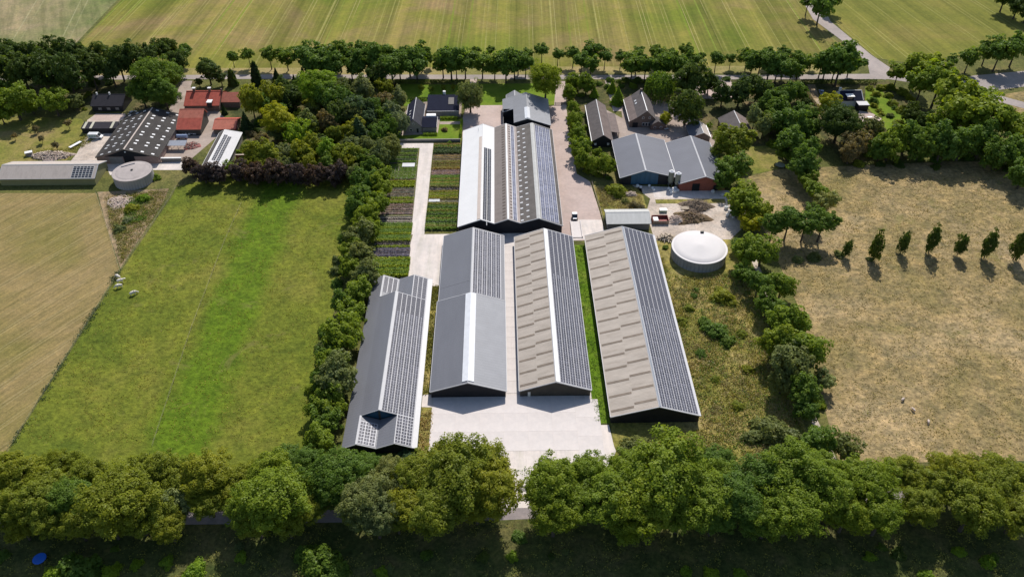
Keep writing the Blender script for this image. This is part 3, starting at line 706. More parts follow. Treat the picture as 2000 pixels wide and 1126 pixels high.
obj('chimney', MB().box(-26.6 - ox, -25.4 - ox, 352.5 - oy, 353.5 - oy, 4.4, 7.0), 'white_paint', e)
a = math.atan2(2.9, 10.8)
obj('roof_window', MB().box(-1.3, 1.3, -2.3, 2.3, -.02, .14), 'stone_wall', e, (-22.6 - ox, 347.5 - oy, 2.9 + 6.5 * .2685 + .04), (a, 0, 0))
obj('gutter', MB().box(-33.7 - ox, -18.8 - ox, 340.85 - oy, 341.05 - oy, 2.72, 2.92), 'pale_trim', e)

# ---- left farm
e, pr, Lh = barn('dark_barn', 'big dark barn dotted with white roof lights, by the grey round tank', 'barn', [(-171.2, 3.4), (-158.1, 7.2), (-144.6, 3.4)], 301.0, 338.4,
                 ['tar_roof', 'tar_roof'], 'pink_block', trim='brown_wall', caps={1: (.3, 'beige_strip')})
me = MB().box(-.62, .62, -.42, .42, -.01, .05).mesh('rooflight', 'rooflight')
for i, t0s in ((0, (2.6, 6.2, 9.9)), (1, (2.6, 6.9, 11.0))):
    for t in t0s:
        for k in range(10):
            x, z, a = on_slope(pr, i, t, .02)
            link('rooflight', me, e, (x, -Lh + 2.0 + k * 3.7 + (1.3 if k % 2 else 0) - .8, z), (0, -a, 0))
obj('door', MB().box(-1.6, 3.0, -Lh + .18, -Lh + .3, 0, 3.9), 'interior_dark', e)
obj('door', MB().box(-7.6, -2.2, -Lh + .2, -Lh + .3, 0, 3.3), 'stone_wall', e)
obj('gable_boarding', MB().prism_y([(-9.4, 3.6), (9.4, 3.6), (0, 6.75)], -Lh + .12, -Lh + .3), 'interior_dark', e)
obj('lamp', MB().box(-.3, .3, -Lh - .1, -Lh + .1, 5.6, 6.1), 'white_paint', e)

e, pr, Lh = barn('olive_barn', 'long olive barn with a pale roof and a small solar array', 'barn', [(284.6, 3.3), (291.2, 6.1), (298.4, 3.3)], -204.5, -165.4,
                 ['pale_fibre', 'pale_fibre'], 'olive_wall', axis='x', caps={1: (.25, 'light_sheet')})
solar(e, pr, [(0, 1.25, 3, -Lh + 1.2, -Lh + 9.6)], 'solar_dark', 300, 1.55, 1.15, 1.4, cpitch=1.9, base='light_sheet')

e, pr, Lh = barn('black_house', 'black-roofed bungalow in front of the dark wood', 'house', [(348.5, 3.0), (354.6, 6.0), (360.4, 3.0)], -191.4, -176.4, ['black_roof', 'black_roof'], 'dark_wall', axis='x', trim='black_roof')
for y in (-4.5, -.5, 3.5): obj('window', MB().box(-6.0 + .12, -6.0 + .25, y - .8, y + .8, .9, 2.1), 'stone_wall', e)
for y in (5.6, -.3): obj('chimney', MB().box(-.3, .3, y - .3, y + .3, 5.7, 7.0), 'white_paint', e)

e = thing('lean_to_shed', 'low black shed with three pale roof strips beside the gravel track', 'shed', (-180, 330.2, 0))
sec = [(-2.6, 2.5), (2.4, 3.2), (2.4, 3.35), (-2.6, 2.65)]
mb = MB().prism_y(sec, -8, 8); mb.v = [(y, x, z) for x, y, z in mb.v]; mb.f = [tuple(reversed(f)) for f in mb.f]; obj('roof', mb, 'black_roof', e)
for x in (-6.7, -3.6, 5.5):
    mb = MB().prism_y([(-2.5, 2.67), (2.3, 3.35), (2.3, 3.4), (-2.5, 2.72)], x - .55, x + .55); mb.v = [(y, q, z) for q, y, z in mb.v]; mb.f = [tuple(reversed(f)) for f in mb.f]
    obj('roof_strip', mb, 'rooflight_yellow', e)
for a, b, c, d in ((-7.8, 7.8, -2.3, -2.1), (-7.8, 7.8, 2.0, 2.2), (-7.8, -7.6, -2.1, 2.0), (7.6, 7.8, -2.1, 2.0)):
    obj('wall', MB().box(a, b, c, d, 0, 2.55), 'dark_wall', e)

e, pr, Lh = barn('white_barn', 'pale metal barn with two rows of solar panels on its roof', 'barn', [(-124.2, 3.4), (-121.4, 5.0), (-114.0, 3.5)], 290.2, 321.2, ['fibre_dark', 'pale_roof'], 'stone_wall', caps={1: (.15, 'white_paint')}, trim='white_paint')
solar(e, pr, [(1, 1.6, 1, -Lh + 5.5, Lh - 4), (1, 3.4, 1, -Lh + 4.5, Lh - 5)], 'solar_dark', 300, 1.45, .95, 1.35, base=None)

ox, oy = -138, 352
e = thing('red_roof_house', 'long farmhouse with red tiled roof and three white chimneys', 'house', (ox, oy, 0))
p, put = wing(e, 'x', [(348.2, 2.9), (356.0, 6.6), (362.5, 3.0)], -148.0, -131.4, 'red_tile', 'brick_wall', ox, oy)
put('ridge_cap', MB().box(p[1][0] - .2, p[1][0] + .2, -147.9 - ox, -131.5 - ox, 6.55, 6.72), 'red_tile')
p, put = wing(e, 'x', [(351.4, 3.0), (356.0, 5.9), (361.0, 3.0)], -131.3, -122.6, ['red_tile_light', 'red_tile'], 'brick_wall', ox, oy)
for x in (-144.2, -136.9): 
    c = obj('chimney', MB().box(x - .55 - ox, x + .55 - ox, 355.5 - oy, 356.5 - oy, 5.6, 8.0), 'brick_wall', e)
    obj('chimney_cap', MB().box(x - .75 - ox, x + .75 - ox, 355.3 - oy, 356.7 - oy, 8.0, 8.25), 'white_paint', c)
c = obj('chimney', MB().box(-131.7 - ox, -131.0 - ox, 355.6 - oy, 356.3 - oy, 5.6, 7.7), 'brick_wall', e)
obj('dormer', MB().box(-136.7 - ox, -134.7 - ox, 347.8 - oy, 350.2 - oy, 2.0, 4.6), 'dark_wall', e)
obj('dormer_roof', MB().box(-136.9 - ox, -134.5 - ox, 347.6 - oy, 350.6 - oy, 4.6, 4.85), 'white_paint', e)
e, pr, Lh = barn('red_roof_barn', 'red-tiled barn between the dark barn and the paved farmyard', 'barn', [(325.4, 3.0), (331.0, 5.7), (335.5, 7.9), (338.5, 4.6)], -144.6, -133.8, ['red_tile', 'red_tile_light', 'red_tile'], 'brown_wall', axis='x', trim='red_tile_light')
e, pr, Lh = barn('red_roof_shed', 'small red-tiled outbuilding at the head of the pale solar barn', 'shed', [(326.0, 2.6), (331.9, 4.6), (336.5, 2.8)], -128.6, -118.4, ['red_tile_light', 'red_tile'], 'brick_wall', axis='x', trim='red_tile')

# ---- right-hand farm
e, pr, Lh = barn('thatch_barn', 'long narrow barn with weathered grey-brown roof and white edges', 'barn', [(40.1, 3.0), (45.1, 6.0), (49.5, 3.0)], 311.6, 345.4, ['slate_grey', 'slate_brown'], 'dark_wall', trim='dark_wall', caps={1: (.16, 'white_paint')})
mb = MB().prism_y([(4.4, 2.75), (8.6, 2.0), (8.6, 2.15), (4.4, 2.9)], -8, 10); obj('lean_to_roof', mb, 'slate_brown', e)
for y in (-7.6, -1.5, 4.5, 9.6): obj('post', MB().box(8.2, 8.45, y - .12, y + .12, 0, 2.1), 'old_wood', e)
for x in (-3, 2.6): obj('window', MB().box(x - .5, x + .5, -Lh + .2, -Lh + .3, 1.0, 2.0), 'white_paint', e)
obj('verge_strip', MB().box(-4.85, -4.6, -Lh, Lh, 2.95, 3.12), 'white_paint', e)
ox, oy = 65.5, 340
e = thing('farmhouse', 'brick farmhouse with tall grey roof, gable windows and a low side wing', 'house', (ox, oy, 0))
p, put = wing(e, 'y', [(58.8, 3.0), (62.2, 5.0), (66.4, 8.2), (71.2, 3.6)], 329.2, 351.2, ['slate_brown', 'slate_grey', 'slate_grey'], 'brick_wall', ox, oy)
put('ridge_cap', MB().box(p[2][0] - .15, p[2][0] + .15, 329.4 - oy, 351 - oy, 8.15, 8.3), 'white_paint')
put('verge_board', MB().box(p[0][0] - .12, p[0][0] + .08, 329.3 - oy, 351 - oy, 2.8, 3.05), 'white_paint')
windows(put, (p[2][0] - 1.4, p[2][0] + 1.5), 4.2, 5.2, 329.4 - oy, .9)
windows(put, (p[2][0] - 1.1, p[2][0] + .3, p[2][0] + 1.6), .6, 2.4, 329.4 - oy, 1.0)
put('door', MB().box(p[0][0] + 1.6, p[0][0] + 4.0, 329.3 - oy, 329.42 - oy, 0, 2.4), 'interior_dark')
obj('chimney', MB().box(p[2][0] - .5, p[2][0] + .5, 348.5 - oy, 349.6 - oy, 7.4, 9.4), 'brick_wall', e)
for yy in (341.5, 344): obj('roof_window', MB().box(-.5, .5, -.5, .5, 0, .1), 'rooflight', e, (63.2 - ox, yy - oy, 5.8), (0, -math.atan2(3.2, 4.2), 0))
p, put = wing(e, 'y', [(68.0, 2.4), (71.4, 4.4), (75.5, 2.4)], 326.6, 331.5, 'slate_grey', 'brick_wall', ox, oy)
windows(put, (70.2 - ox, 73.0 - ox), .8, 1.8, 326.8 - oy, 1.0)

e, pr, Lh = barn('steel_barn', 'grey steel barn with blue gable wall beside the feed silos', 'barn', [(48.7, 3.5), (58.9, 7.0), (71.7, 3.6)], 281.0, 311.2, ['twin_metal', 'twin_metal'], 'dark_wall', caps={1: (.32, 'pale_trim')})
obj('blue_cladding', MB().prism_y([(-6.8, .3), (4.2, .3), (4.2, 5.0), (-1.3, 6.4), (-6.8, 4.6)], -Lh + .16, -Lh + .29), 'blue_wall', e)
e, pr, Lh = barn('steel_barn', 'grey steel barn with red brick gable wall, on the right of the blue-walled barn', 'barn', [(71.9, 3.6), (82.3, 7.0), (91.2, 3.5)], 276.0, 308.7, ['twin_metal', 'twin_metal'], 'red_brick', caps={1: (.32, 'pale_trim')})
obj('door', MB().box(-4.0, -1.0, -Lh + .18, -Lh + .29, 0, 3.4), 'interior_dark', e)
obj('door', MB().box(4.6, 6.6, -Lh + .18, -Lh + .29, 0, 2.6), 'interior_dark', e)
e, pr, Lh = barn('garden_hut', 'small hut with blue-grey metal roof behind the steel barns', 'hut', [(84.0, 2.4), (89.7, 4.6), (93.2, 2.4)], 315.5, 326.5, ['twin_metal', 'pale_fibre'], 'stone_wall', caps={1: (.15, 'white_paint')}, trim='steel')
e, pr, Lh = barn('garden_house', 'brown-roofed house half hidden by trees, with white ridge and terrace', 'house', [(99.8, 2.8), (106.5, 6.6), (112.5, 2.8)], 315.5, 332.2, ['slate_grey', 'slate_brown'], 'brick_wall', caps={1: (.18, 'white_paint')}, trim='slate_grey')
for x in (1.5, 3.6): obj('window', MB().box(x - .6, x + .6, -Lh + .2, -Lh + .29, .8, 2.0), 'white_paint', e)
e, pr, Lh = barn('light_store', 'low store building with pale corrugated roof at the paved yard edge', 'shed', [(249.4, 3.1), (255.0, 4.6), (258.9, 3.2)], 40.1, 56.7, ['light_sheet', 'light_sheet'], 'stone_wall', axis='x', trim='light_sheet', caps={1: (.2, 'light_sheet')})

ox, oy = 166.5, 350
e = thing('villa', 'villa with dark flat-edged roof and white dormer among dense garden trees', 'house', (ox, oy, 0))
p, put = wing(e, 'x', [(347.6, 3.2), (352.6, 6.0), (357.5, 3.2)], 161.2, 172.2, 'slate_blue', 'white_paint', ox, oy)
put('ridge_cap', MB().box(p[1][0] - .18, p[1][0] + .18, 161.3 - ox, 172.1 - ox, 5.95, 6.1), 'pale_trim')
for x in (161.35, 172.05): put('verge_board', MB().prism_y([(p[0][0], 3.0), (p[1][0], 5.8), (p[1][0], 6.08), (p[0][0], 3.3)], x - .2 - ox, x + .2 - ox), 'pale_trim')
obj('chimney', MB().box(161.3 - ox, 162.3 - ox, 352.2 - oy, 353.2 - oy, 5.0, 7.4), 'white_paint', e)
d = obj('dormer', MB().box(164.2 - ox, 167.4 - ox, 347.9 - oy, 350.6 - oy, 3.0, 5.0), 'glass_dark', e)
obj('dormer_roof', MB().box(164.0 - ox, 167.6 - ox, 347.7 - oy, 350.8 - oy, 5.0, 5.2), 'white_paint', d)
obj('flat_roof', MB().box(168.5 - ox, 173.6 - ox, 343.4 - oy, 347.4 - oy, 2.7, 3.0), 'pale_trim', e)
obj('annexe_wall', MB().box(168.7 - ox, 173.4 - ox, 343.6 - oy, 347.4 - oy, 0, 2.7), 'dark_wall', e)

# ---- round slurry tanks
def tank(name, label, x, y, r, h, lid, peak):
    e = thing(name, label, 'tank', (x, y, 0))
    n = 44; wp = MB().box(-math.pi * r / n * .97, math.pi * r / n * .97, -.12, .12, 0, h).mesh('wall_panel', 'tank_concrete')
    for i in range(n):
        t = 2 * math.pi * i / n
        link('wall_panel', wp, e, (r * math.cos(t) * .985, r * math.sin(t) * .985, 0), (0, 0, t + math.pi / 2))
    obj('rim', MB().lathe([(r * 1.002, h - .25), (r * 1.012, h - .25), (r * 1.012, h + .08), (r * .975, h + .1)], 64), lid, e)
    o = obj('lid', MB().lathe([(r * .99, h), (r * .985, h + .06), (r * .7, h + peak * .28), (r * .4, h + peak * .57), (r * .12, h + peak * .9), (.25, h + peak)], 64), lid, e)
    for pl in o.data.polygons: pl.use_smooth = True
    return e
e = tank('slurry_tank', 'round slurry tank with bright white tent cover', 71.8, 233.2, 9.9, 4.0, 'tank_lid_white', 1.15)
obj('hatch', MB().box(2.0, 3.2, 8.2, 8.9, 4.1, 4.7), 'black_rubber', e)
e = tank('slurry_tank', 'round slurry tank with flat weathered grey lid', -151.0, 288.2, 7.8, 4.3, 'tank_lid_grey', .5)
obj('hatch', MB().box(-.4, .4, -.3, .5, 4.75, 5.1), 'black_rubber', e)
obj('pipe', MB().tube((-5.5, 3.0, 4.6), (-.8, 5.8, 4.6), .16, .16), 'steel', e)

# ---- feed silos
for x, y, lb in ((69.4, 280.3, 'rust-stained feed silo on legs, on the left by the blue wall'), (71.9, 278.8, 'greenish feed silo on legs, next to the brick gable')):
    e = thing('feed_silo', lb, 'silo', (x, y, 0), 0, 'feed silos at the steel barns')
    obj('body', MB().lathe([(.25, .9), (1.12, 2.3), (1.12, 6.8)], 20), 'silo_green', e)
    obj('roof', MB().lathe([(1.16, 6.8), (.3, 7.3), (.28, 7.4)], 20), 'rooflight', e)
    for k in range(4):
        t = math.pi / 4 + k * math.pi / 2; obj('leg', MB().tube((.95 * math.cos(t), .95 * math.sin(t), 0), (.95 * math.cos(t), .95 * math.sin(t), 2.6), .08, .08), 'steel', e)

# ================================================================== NURSERY BEDS
def row_mesh(name, length, height, width, n, leaf, seed):
    rng = np.random.default_rng(seed)
    C = np.empty((n, 3)); C[:, 0] = rng.uniform(-length / 2, length / 2, n)
    clump = .75 + .25 * np.sin(C[:, 0] * 5 + rng.uniform(0, 6)) ** 2
    C[:, 1] = rng.normal(0, width * .36, n); C[:, 2] = np.abs(rng.beta(2, 1.6, n)) * height * clump
    N = rng.normal(size=(n, 3)) * .6 + np.array([0, 0.25, 1.4])
    U, V = frames(rng, N, leaf * rng.uniform(.6, 1.3, n))
    return quads(name, C, U, V)
ROWS = {}
for key, (h, w, n, lf) in dict(low=(.35, .55, 420, .16), mid=(.7, .95, 800, .2), tall=(1.2, 1.15, 1100, .26), spiky=(.55, .65, 640, .17)).items():
    ROWS[key] = [row_mesh('plant_row', 1.0 * 12.0, h, w, n, lf, 5 + k) for k in range(3)]
def bed(x0, x1, py0, py1, kind, leaf, label, pitch=1.15):
    ya, yb = P(800, py1)[1], P(800, py0)[1]
    e = thing('nursery_bed', label, 'plant bed', ((x0 + x1) / 2, (ya + yb) / 2, 0), 0, 'nursery beds beside the concrete path')
    D = yb - ya; Wd = x1 - x0
    obj('soil', MB().box(-Wd / 2, Wd / 2, -D / 2 + .08, D / 2 - .08, 0, .07), 'bed_soil', e)
    n = max(1, round(D / pitch))
    for k in range(n):
        o = link('plant_row', random.choice(ROWS[kind]), e, (0, -D / 2 + (k + .5) * D / n, .06), (0, 0, random.choice((0, math.pi))))
        o.scale = (Wd / 12.2, 1, random.uniform(.8, 1.2))
        o.data.materials.clear() if not o.data.materials else None
        if not o.data.materials: o.data.materials.append(MATS['leaf_b_green'])
        o.material_slots[0].link = 'OBJECT'; o.material_slots[0].material = MATS['leaf_' + (leaf if isinstance(leaf, str) else leaf[k % len(leaf)])]
LB = [(291, 319, 'mid', ('b_green', 'b_dark'), 'nursery bed of neat dark green rows at the head of the path', 1.7),
      (320.5, 350, 'low', 'b_green', 'dense even bed of low fresh green plants', .85), (350.5, 355.5, 'low', 'b_red', 'thin bed of reddish brown plants beside the path', 1.2),
      (356, 366.5, 'tall', 'b_lime', 'bed of leafy yellow-green plants with bare dark edge', 1.3), (368, 385, 'spiky', ('b_grey', 'b_brown'), 'bed of sparse grey-brown rows below the leafy lime bed', 1.2),
      (385.5, 398, 'mid', ('b_lime', 'b_olive'), 'narrow bed striped lime and olive green', 1.4), (399, 419, 'spiky', ('b_pink', 'b_brown'), 'bed of pinkish brown spaced rows', 1.3),
      (421, 435, 'low', ('b_grey', 'b_black'), 'grey bed with two dark broken rows', 1.7), (436, 471, 'mid', ('b_lime', 'b_green', 'b_green'), 'wide bed of bright green bushy rows', 1.3),
      (472.5, 479.5, 'low', 'b_black', 'nearly black strip of plants above the lavender bed', 1.0), (480, 485, 'mid', 'b_lime', 'single lime row just above the lavender', 1.2),
      (486, 501, 'mid', 'b_lav', 'bed of grey-violet lavender', 1.0), (505, 541, 'tall', ('b_lime', 'b_green'), 'tall leafy green bed in front of the saw-tooth shed', 1.2)]
for (a, b, k, lf, lb, pt) in LB: bed(-47.0, -36.0 + (b - 290) * .0125, a, b, k, lf, lb, pt)
RB = [(283, 291, 'mid', ('b_orange', 'b_green'), 'mixed green and orange flower bed by the lawn wall', 1.2), (291.5, 302, 'tall', 'b_dark', 'tall dark blue-green bed beside the white barn bay', 1.3),
      (303, 316, 'spiky', ('b_straw', 'b_brown'), 'bed of pale spiky straw-coloured rows', 1.0), (317, 333, 'mid', ('b_orange', 'b_olive'), 'olive and orange bed with ragged rows', 1.1),
      (334, 343, 'spiky', 'b_pink', 'sparse bed of pink tufts', 1.0), (344, 349, 'mid', 'b_green', 'narrow dark green hedge-like bed', 1.2), (350, 366, 'mid', ('b_olive', 'b_green'), 'broad olive-green bed midway along the path', 1.2),
      (367, 373, 'low', 'b_black', 'dark purple-black strip of low plants', 1.0), (374, 390, 'mid', ('b_olive', 'b_lime'), 'bed of yellow-olive rows above the white fleece', 1.3),
      (392, 399, 'low', ('b_olive', 'b_grey'), 'short bed partly covered with white fleece', 1.2), (400, 450, 'tall', ('b_green', 'b_olive', 'b_green', 'b_dark'), 'largest nursery bed of rough tall green shrubs by the left yard', 1.25)]
for (a, b, k, lf, lb, pt) in RB: bed(-28.9, -16.9, a, b, k, lf, lb, pt)
for (x0, x1, py0, py1, lb) in ((-41.5, -36.2, 320, 327, 'white fleece sheet laid over the low fresh green bed'), (-28.6, -24.2, 391, 396, 'white fleece sheet on the short olive bed')):
    ya, yb = P(800, py1)[1], P(800, py0)[1]
    tag(obj('fleece_sheet', MB().box(-(x1 - x0) / 2, (x1 - x0) / 2, -(yb - ya) / 2, (yb - ya) / 2, .4, .46), 'fleece', None, ((x0 + x1) / 2, (ya + yb) / 2, 0)), lb, 'fleece')
tag(obj('low_wall', MB().box(-16, 16, -.2, .2, 0, 1.1).box(-16.1, 16.1, -.28, .28, 1.1, 1.22), 'stone_wall', None, (-33.5, 318, 0)), 'long low stone wall between the lawn and the nursery', 'wall')

# ================================================================== TREES
def crown_round(seed, nc, nl, zr=.85, leaf=.06, flat=0.0, spread=.3, half=False, hollow=.5):
    rng = np.random.default_rng(seed)
    d = rng.normal(size=(nc, 3)); d /= np.linalg.norm(d, axis=1, keepdims=True)
    if half: d[:, 2] = np.abs(d[:, 2]) * .9
    else: d[:, 2] = d[:, 2] * .9 + .08
    r = (hollow + (1 - hollow) * rng.random(nc) ** .6) * .8
    lob = 1 + .28 * np.sin(d[:, 0] * 3.1 + seed) * np.cos(d[:, 1] * 2.7 + seed * 2) + .1 * np.sin(d[:, 0] * 7 + d[:, 2] * 6 + seed) + rng.normal(0, .11, nc)
    K = d * (r * lob)[:, None] * np.array([1, 1, zr])
    cr = spread * rng.uniform(.65, 1.25, nc)
    idx = np.repeat(np.arange(nc), nl); n = len(idx)
    q = rng.normal(size=(n, 3)); q /= np.linalg.norm(q, axis=1, keepdims=True)
    q[:, 2] = np.where(rng.random(n) < .7, np.abs(q[:, 2]), q[:, 2])
    rr = (.45 + .55 * rng.random(n) ** .5)
    C = K[idx] + q * (cr[idx] * rr)[:, None] * np.array([1, 1, .72])
    out = C / (np.linalg.norm(C, axis=1, keepdims=True) + 1e-6)
    N = q * .65 + out * .3 + np.array([0, .1, .6]) + rng.normal(size=(n, 3)) * .42
    U, V = frames(rng, N, leaf * rng.uniform(.55, 1.25, n))
    if half: C[:, 2] = np.maximum(C[:, 2], 0.01)
    return quads('crown', C, U, V, 'leaf_oak')
def crown_cone(seed, n, leaf=.09, power=1.0, rough=.16):
    rng = np.random.default_rng(seed)
    z = 1 - np.sqrt(rng.random(n)); t = rng.random(n) * 2 * math.pi     # unit height, unit base radius
    lay = .82 + .18 * np.cos(z * 60 + np.sin(t * 3) * 1.2)
    rad_ = (1 - z) ** power * lay * (1 - rough * rng.random(n)) * (1 + .1 * np.sin(t * 5 + z * 9 + seed)) * np.sqrt(rng.uniform(.35, 1, n))
    C = np.stack([rad_ * np.cos(t), rad_ * np.sin(t), z], 1)
    N = np.stack([np.cos(t) * .8, np.sin(t) * .8, np.full(n, .5)], 1) + rng.normal(size=(n, 3)) * .45
    U, V = frames(rng, N, leaf * rng.uniform(.6, 1.2, n))
    U[:, 2] *= .4; V[:, 2] *= .4
    return quads('crown', C, U, V, 'leaf_oak')
def crown_willow(seed, nstr=420, per=14):
    rng = np.random.default_rng(seed)
    d = rng.normal(size=(nstr, 3)); d[:, 2] = np.abs(d[:, 2]) + .1; d /= np.linalg.norm(d, axis=1, keepdims=True)
    K = d * rng.uniform(.75, 1.0, nstr)[:, None] * np.array([1, 1, .8])
    L = rng.uniform(.4, 1.2, nstr)
    idx = np.repeat(np.arange(nstr), per); f = np.tile(np.linspace(0, 1, per), nstr)
    C = K[idx] + d[idx] * np.array([1, 1, 0]) * (.1 * np.sin(f * 2))[:, None]; C[:, 2] -= f * L[idx]; C += rng.normal(0, .02, C.shape)
    N = d[idx] + rng.normal(size=C.shape) * .5
    U, V = frames(rng, N, .045 * rng.uniform(.6, 1.3, len(C))); V[:, 2] *= 1.6
    return quads('crown', C, U, V, 'leaf_oak')
def trunk_mesh(seed, limbs=5):
    """unit trunk: height 1 reaches the crown's middle; radius unit 1 = crown radius"""
    rng = random.Random(seed); mb = MB()
    mb.tube((0, 0, 0), (.01, 0, .35), .075, .055, 7).tube((.01, 0, .35), (.0, .02, .72), .055, .042, 7).tube((0, .02, .72), (.02, 0, 1.15), .042, .012, 6)
    for k in range(limbs):
        t = 2 * math.pi * (k + rng.random() * .6) / limbs; z0 = rng.uniform(.5, .78); r = rng.uniform(.35, .65); z1 = rng.uniform(.95, 1.3)
        m = (math.cos(t) * r * .45, math.sin(t) * r * .45, z0 + (z1 - z0) * .55)
        mb.tube((0, .01, z0), m, .034, .022, 5).tube(m, (math.cos(t) * r, math.sin(t) * r, z1), .022, .007, 5)
    return mb.mesh('trunk', 'bark')
PROTO = dict(
    big=[crown_round(11 + k, 280, 90, .8, .027, spread=.165, hollow=.45) for k in range(5)],
    round=[crown_round(31 + k, 120, 46, .9, .06, spread=.22) for k in range(5)],
    street=[crown_round(51 + k, 60, 52, .95, .085, spread=.28, hollow=.35) for k in range(4)],
    sparse=[crown_round(71 + k, 55, 46, .9, .085, spread=.26, hollow=.3) for k in range(3)],
    bush=[crown_round(91 + k, 80, 46, .85, .07, spread=.26, half=True, hollow=.35) for k in range(4)],
    ball=[crown_round(111, 60, 50, .95, .1, spread=.16, hollow=.85)],
    conifer=[crown_cone(131 + k, 3600) for k in range(3)],
    column=[crown_cone(141, 2600, .17, .45, .1)],
    willow=[crown_willow(151)])
TRUNKS = [trunk_mesh(k) for k in range(4)]
#        crown semi-height / radius, clear trunk / radius, name, has trunk
KIND = dict(big=(.8, .55, 'broadleaf_tree', 1), round=(.9, .4, 'broadleaf_tree', 1), street=(.98, .85, 'avenue_tree', 1), sparse=(1.0, .5, 'young_tree', 1),
            bush=(.85, 0, 'shrub', 0), ball=(.95, .5, 'clipped_tree', 1), conifer=(2.6, .1, 'conifer_tree', 1), column=(4.0, .05, 'cypress_tree', 1), willow=(.8, .55, 'weeping_tree', 1))
TREES = []
def tree(px, py, rp, kind, leaf, label, group, zr=None, cl=None, cat=None, name=None):
    zr0, cl0, nm, tr = KIND[kind]; zr = zr or zr0; cl = cl0 if cl is None else cl
    x, y = P(px, py, 5); z = 5
    for _ in range(4):
        r = rp * depth(x, y, z) / F
        if kind in ('conifer', 'column'): zc = cl * r + zr * r * .42
        elif kind == 'bush': zc = zr * r * .45
        elif kind == 'willow': zc = cl * r + .62 * r
        else: zc = cl * r + zr * r
        z = zc; x, y = P(px, py, z)
    e = thing(name or nm, label, cat or ('shrub' if kind == 'bush' else 'tree'), (x, y, 0), random.uniform(0, 6.28), group)
    o = link('crown', random.choice(PROTO[kind]), e)
    base = cl * r if kind in ('conifer', 'column') else 0 if kind == 'bush' else (zc if kind != 'willow' else cl * r + .5 * r)
    o.location = (0, 0, base)
    k = random.uniform(.94, 1.06)
    o.scale = (r * k, r / k, zr * r if kind in ('conifer', 'column') else r * zr / KIND[kind][0])
    o.material_slots[0].link = 'OBJECT'; o.material_slots[0].material = MATS['leaf_' + leaf]
    if tr:
        t = link('trunk', random.choice(TRUNKS), e)
        th_ = base * 1.0 if kind not in ('conifer', 'column') else zr * r * .45
        tw = 1.0 if kind != 'street' else .9
        t.scale = (r * tw, r * tw, max(th_, .6))
    TREES.append((x, y, r, label)); return e
def trees(lst, kind, leaf, label, group, sc=1.0, **kw):
    for t in lst:
        t = (t[0], t[1], t[2] * sc * random.uniform(.9, 1.12)) + tuple(t[3:])
        k = dict(kw); kd, lf = kind, leaf
        if len(t) > 3: lf = t[3]
        if len(t) > 4: kd = t[4]
        if kd == 'street' and t[2] >= 18 and 'cl' not in k: k['cl'] = .45; k['zr'] = 1.05
        tree(t[0], t[1], t[2], kd, lf, label[lf] if isinstance(label, dict) else label, group, **k)

# --- row along the shaded lane in front
G = 'trees lining the shaded lane'
trees([(30, 925, 52), (62, 985, 58), (10, 990, 50), (170, 925, 45), (232, 972, 68), (296, 918, 56), (405, 926, 58), (470, 935, 46), (120, 905, 40),
       (860, 985, 72), (900, 925, 74), (945, 915, 58), (865, 905, 52), (962, 950, 66), (830, 930, 62), (1870, 925, 62), (1965, 930, 52), (1760, 925, 50), (1905, 985, 64), (1990, 1000, 50), (1800, 985, 52), (0, 930, 45), (80, 950, 50), (350, 935, 45), (270, 1010, 40), (190, 985, 46), (800, 985, 50), (930, 985, 50), (1840, 950, 50), (1930, 945, 50), (40, 1025, 40), (440, 960, 40), (95, 1012, 44), (500, 1018, 38), (600, 990, 40), (405, 975, 38), (150, 1022, 40), (215, 1020, 42), (310, 1000, 44), (560, 1015, 42), (775, 1010, 40), (700, 1005, 36), (330, 1030, 34)],
      'big', 'olive', 'broad olive-green tree in the row along the shaded lane', G)
trees([(530, 975, 82), (525, 920, 52), (1078, 945, 66), (1082, 1005, 58), (1150, 925, 52), (1195, 975, 72), (1300, 925, 90), (1262, 985, 78), (1372, 965, 66),
       (1560, 925, 78), (1548, 990, 76), (1620, 965, 56), (1700, 945, 58), (1722, 1005, 56), (1235, 920, 55), (580, 955, 50), (480, 1000, 42), (1130, 985, 55), (1330, 990, 60), (1420, 935, 50), (1655, 1000, 45), (1500, 1010, 48), (1225, 1020, 45), (1610, 915, 42)],
      'big', 'oak', 'large fresh-green tree in the row along the shaded lane', G)
trees([(130, 975, 52), (655, 925, 58), (600, 905, 42), (1440, 975, 66), (1495, 935, 58), (710, 915, 40), (1395, 905, 40), (680, 960, 46), (560, 900, 36), (1470, 1005, 46), (1395, 1005, 46), (625, 960, 40), (1660, 935, 40)], 'big', 'green', 'deep green tree in the row along the shaded lane', G)
trees([(715, 975, 58), (735, 1010, 46), (765, 925, 40), (785, 955, 40)], 'big', 'dull', 'dull grey-green tree in the row along the shaded lane', G)
tree(348, 985, 34, 'round', 'pale', 'pale feathery willow-like tree in the row along the shaded lane', None, zr=1.1)
trees([(630, 1098, 42, 'green'), (600, 1080, 26, 'green'), (150, 1112, 46, 'green'), (655, 1118, 30, 'green')], 'bush', 'green', 'dense green bush in the shade below the lane', 'bushes below the lane')
trees([(100, 1125, 30), (215, 1115, 24), (325, 1095, 18), (380, 1112, 26), (470, 1085, 16), (745, 1115, 16), (1340, 1115, 16), (1390, 1120, 18), (1445, 1118, 14), (1700, 1085, 14), (1875, 1075, 14), (1000, 1085, 14), (1810, 1120, 16), (1930, 1095, 16), (265, 1100, 14)],
      'bush', 'bright', 'small sunlit yellow-green shrub at the dark verge below the lane', 'sunlit shrubs below the lane')

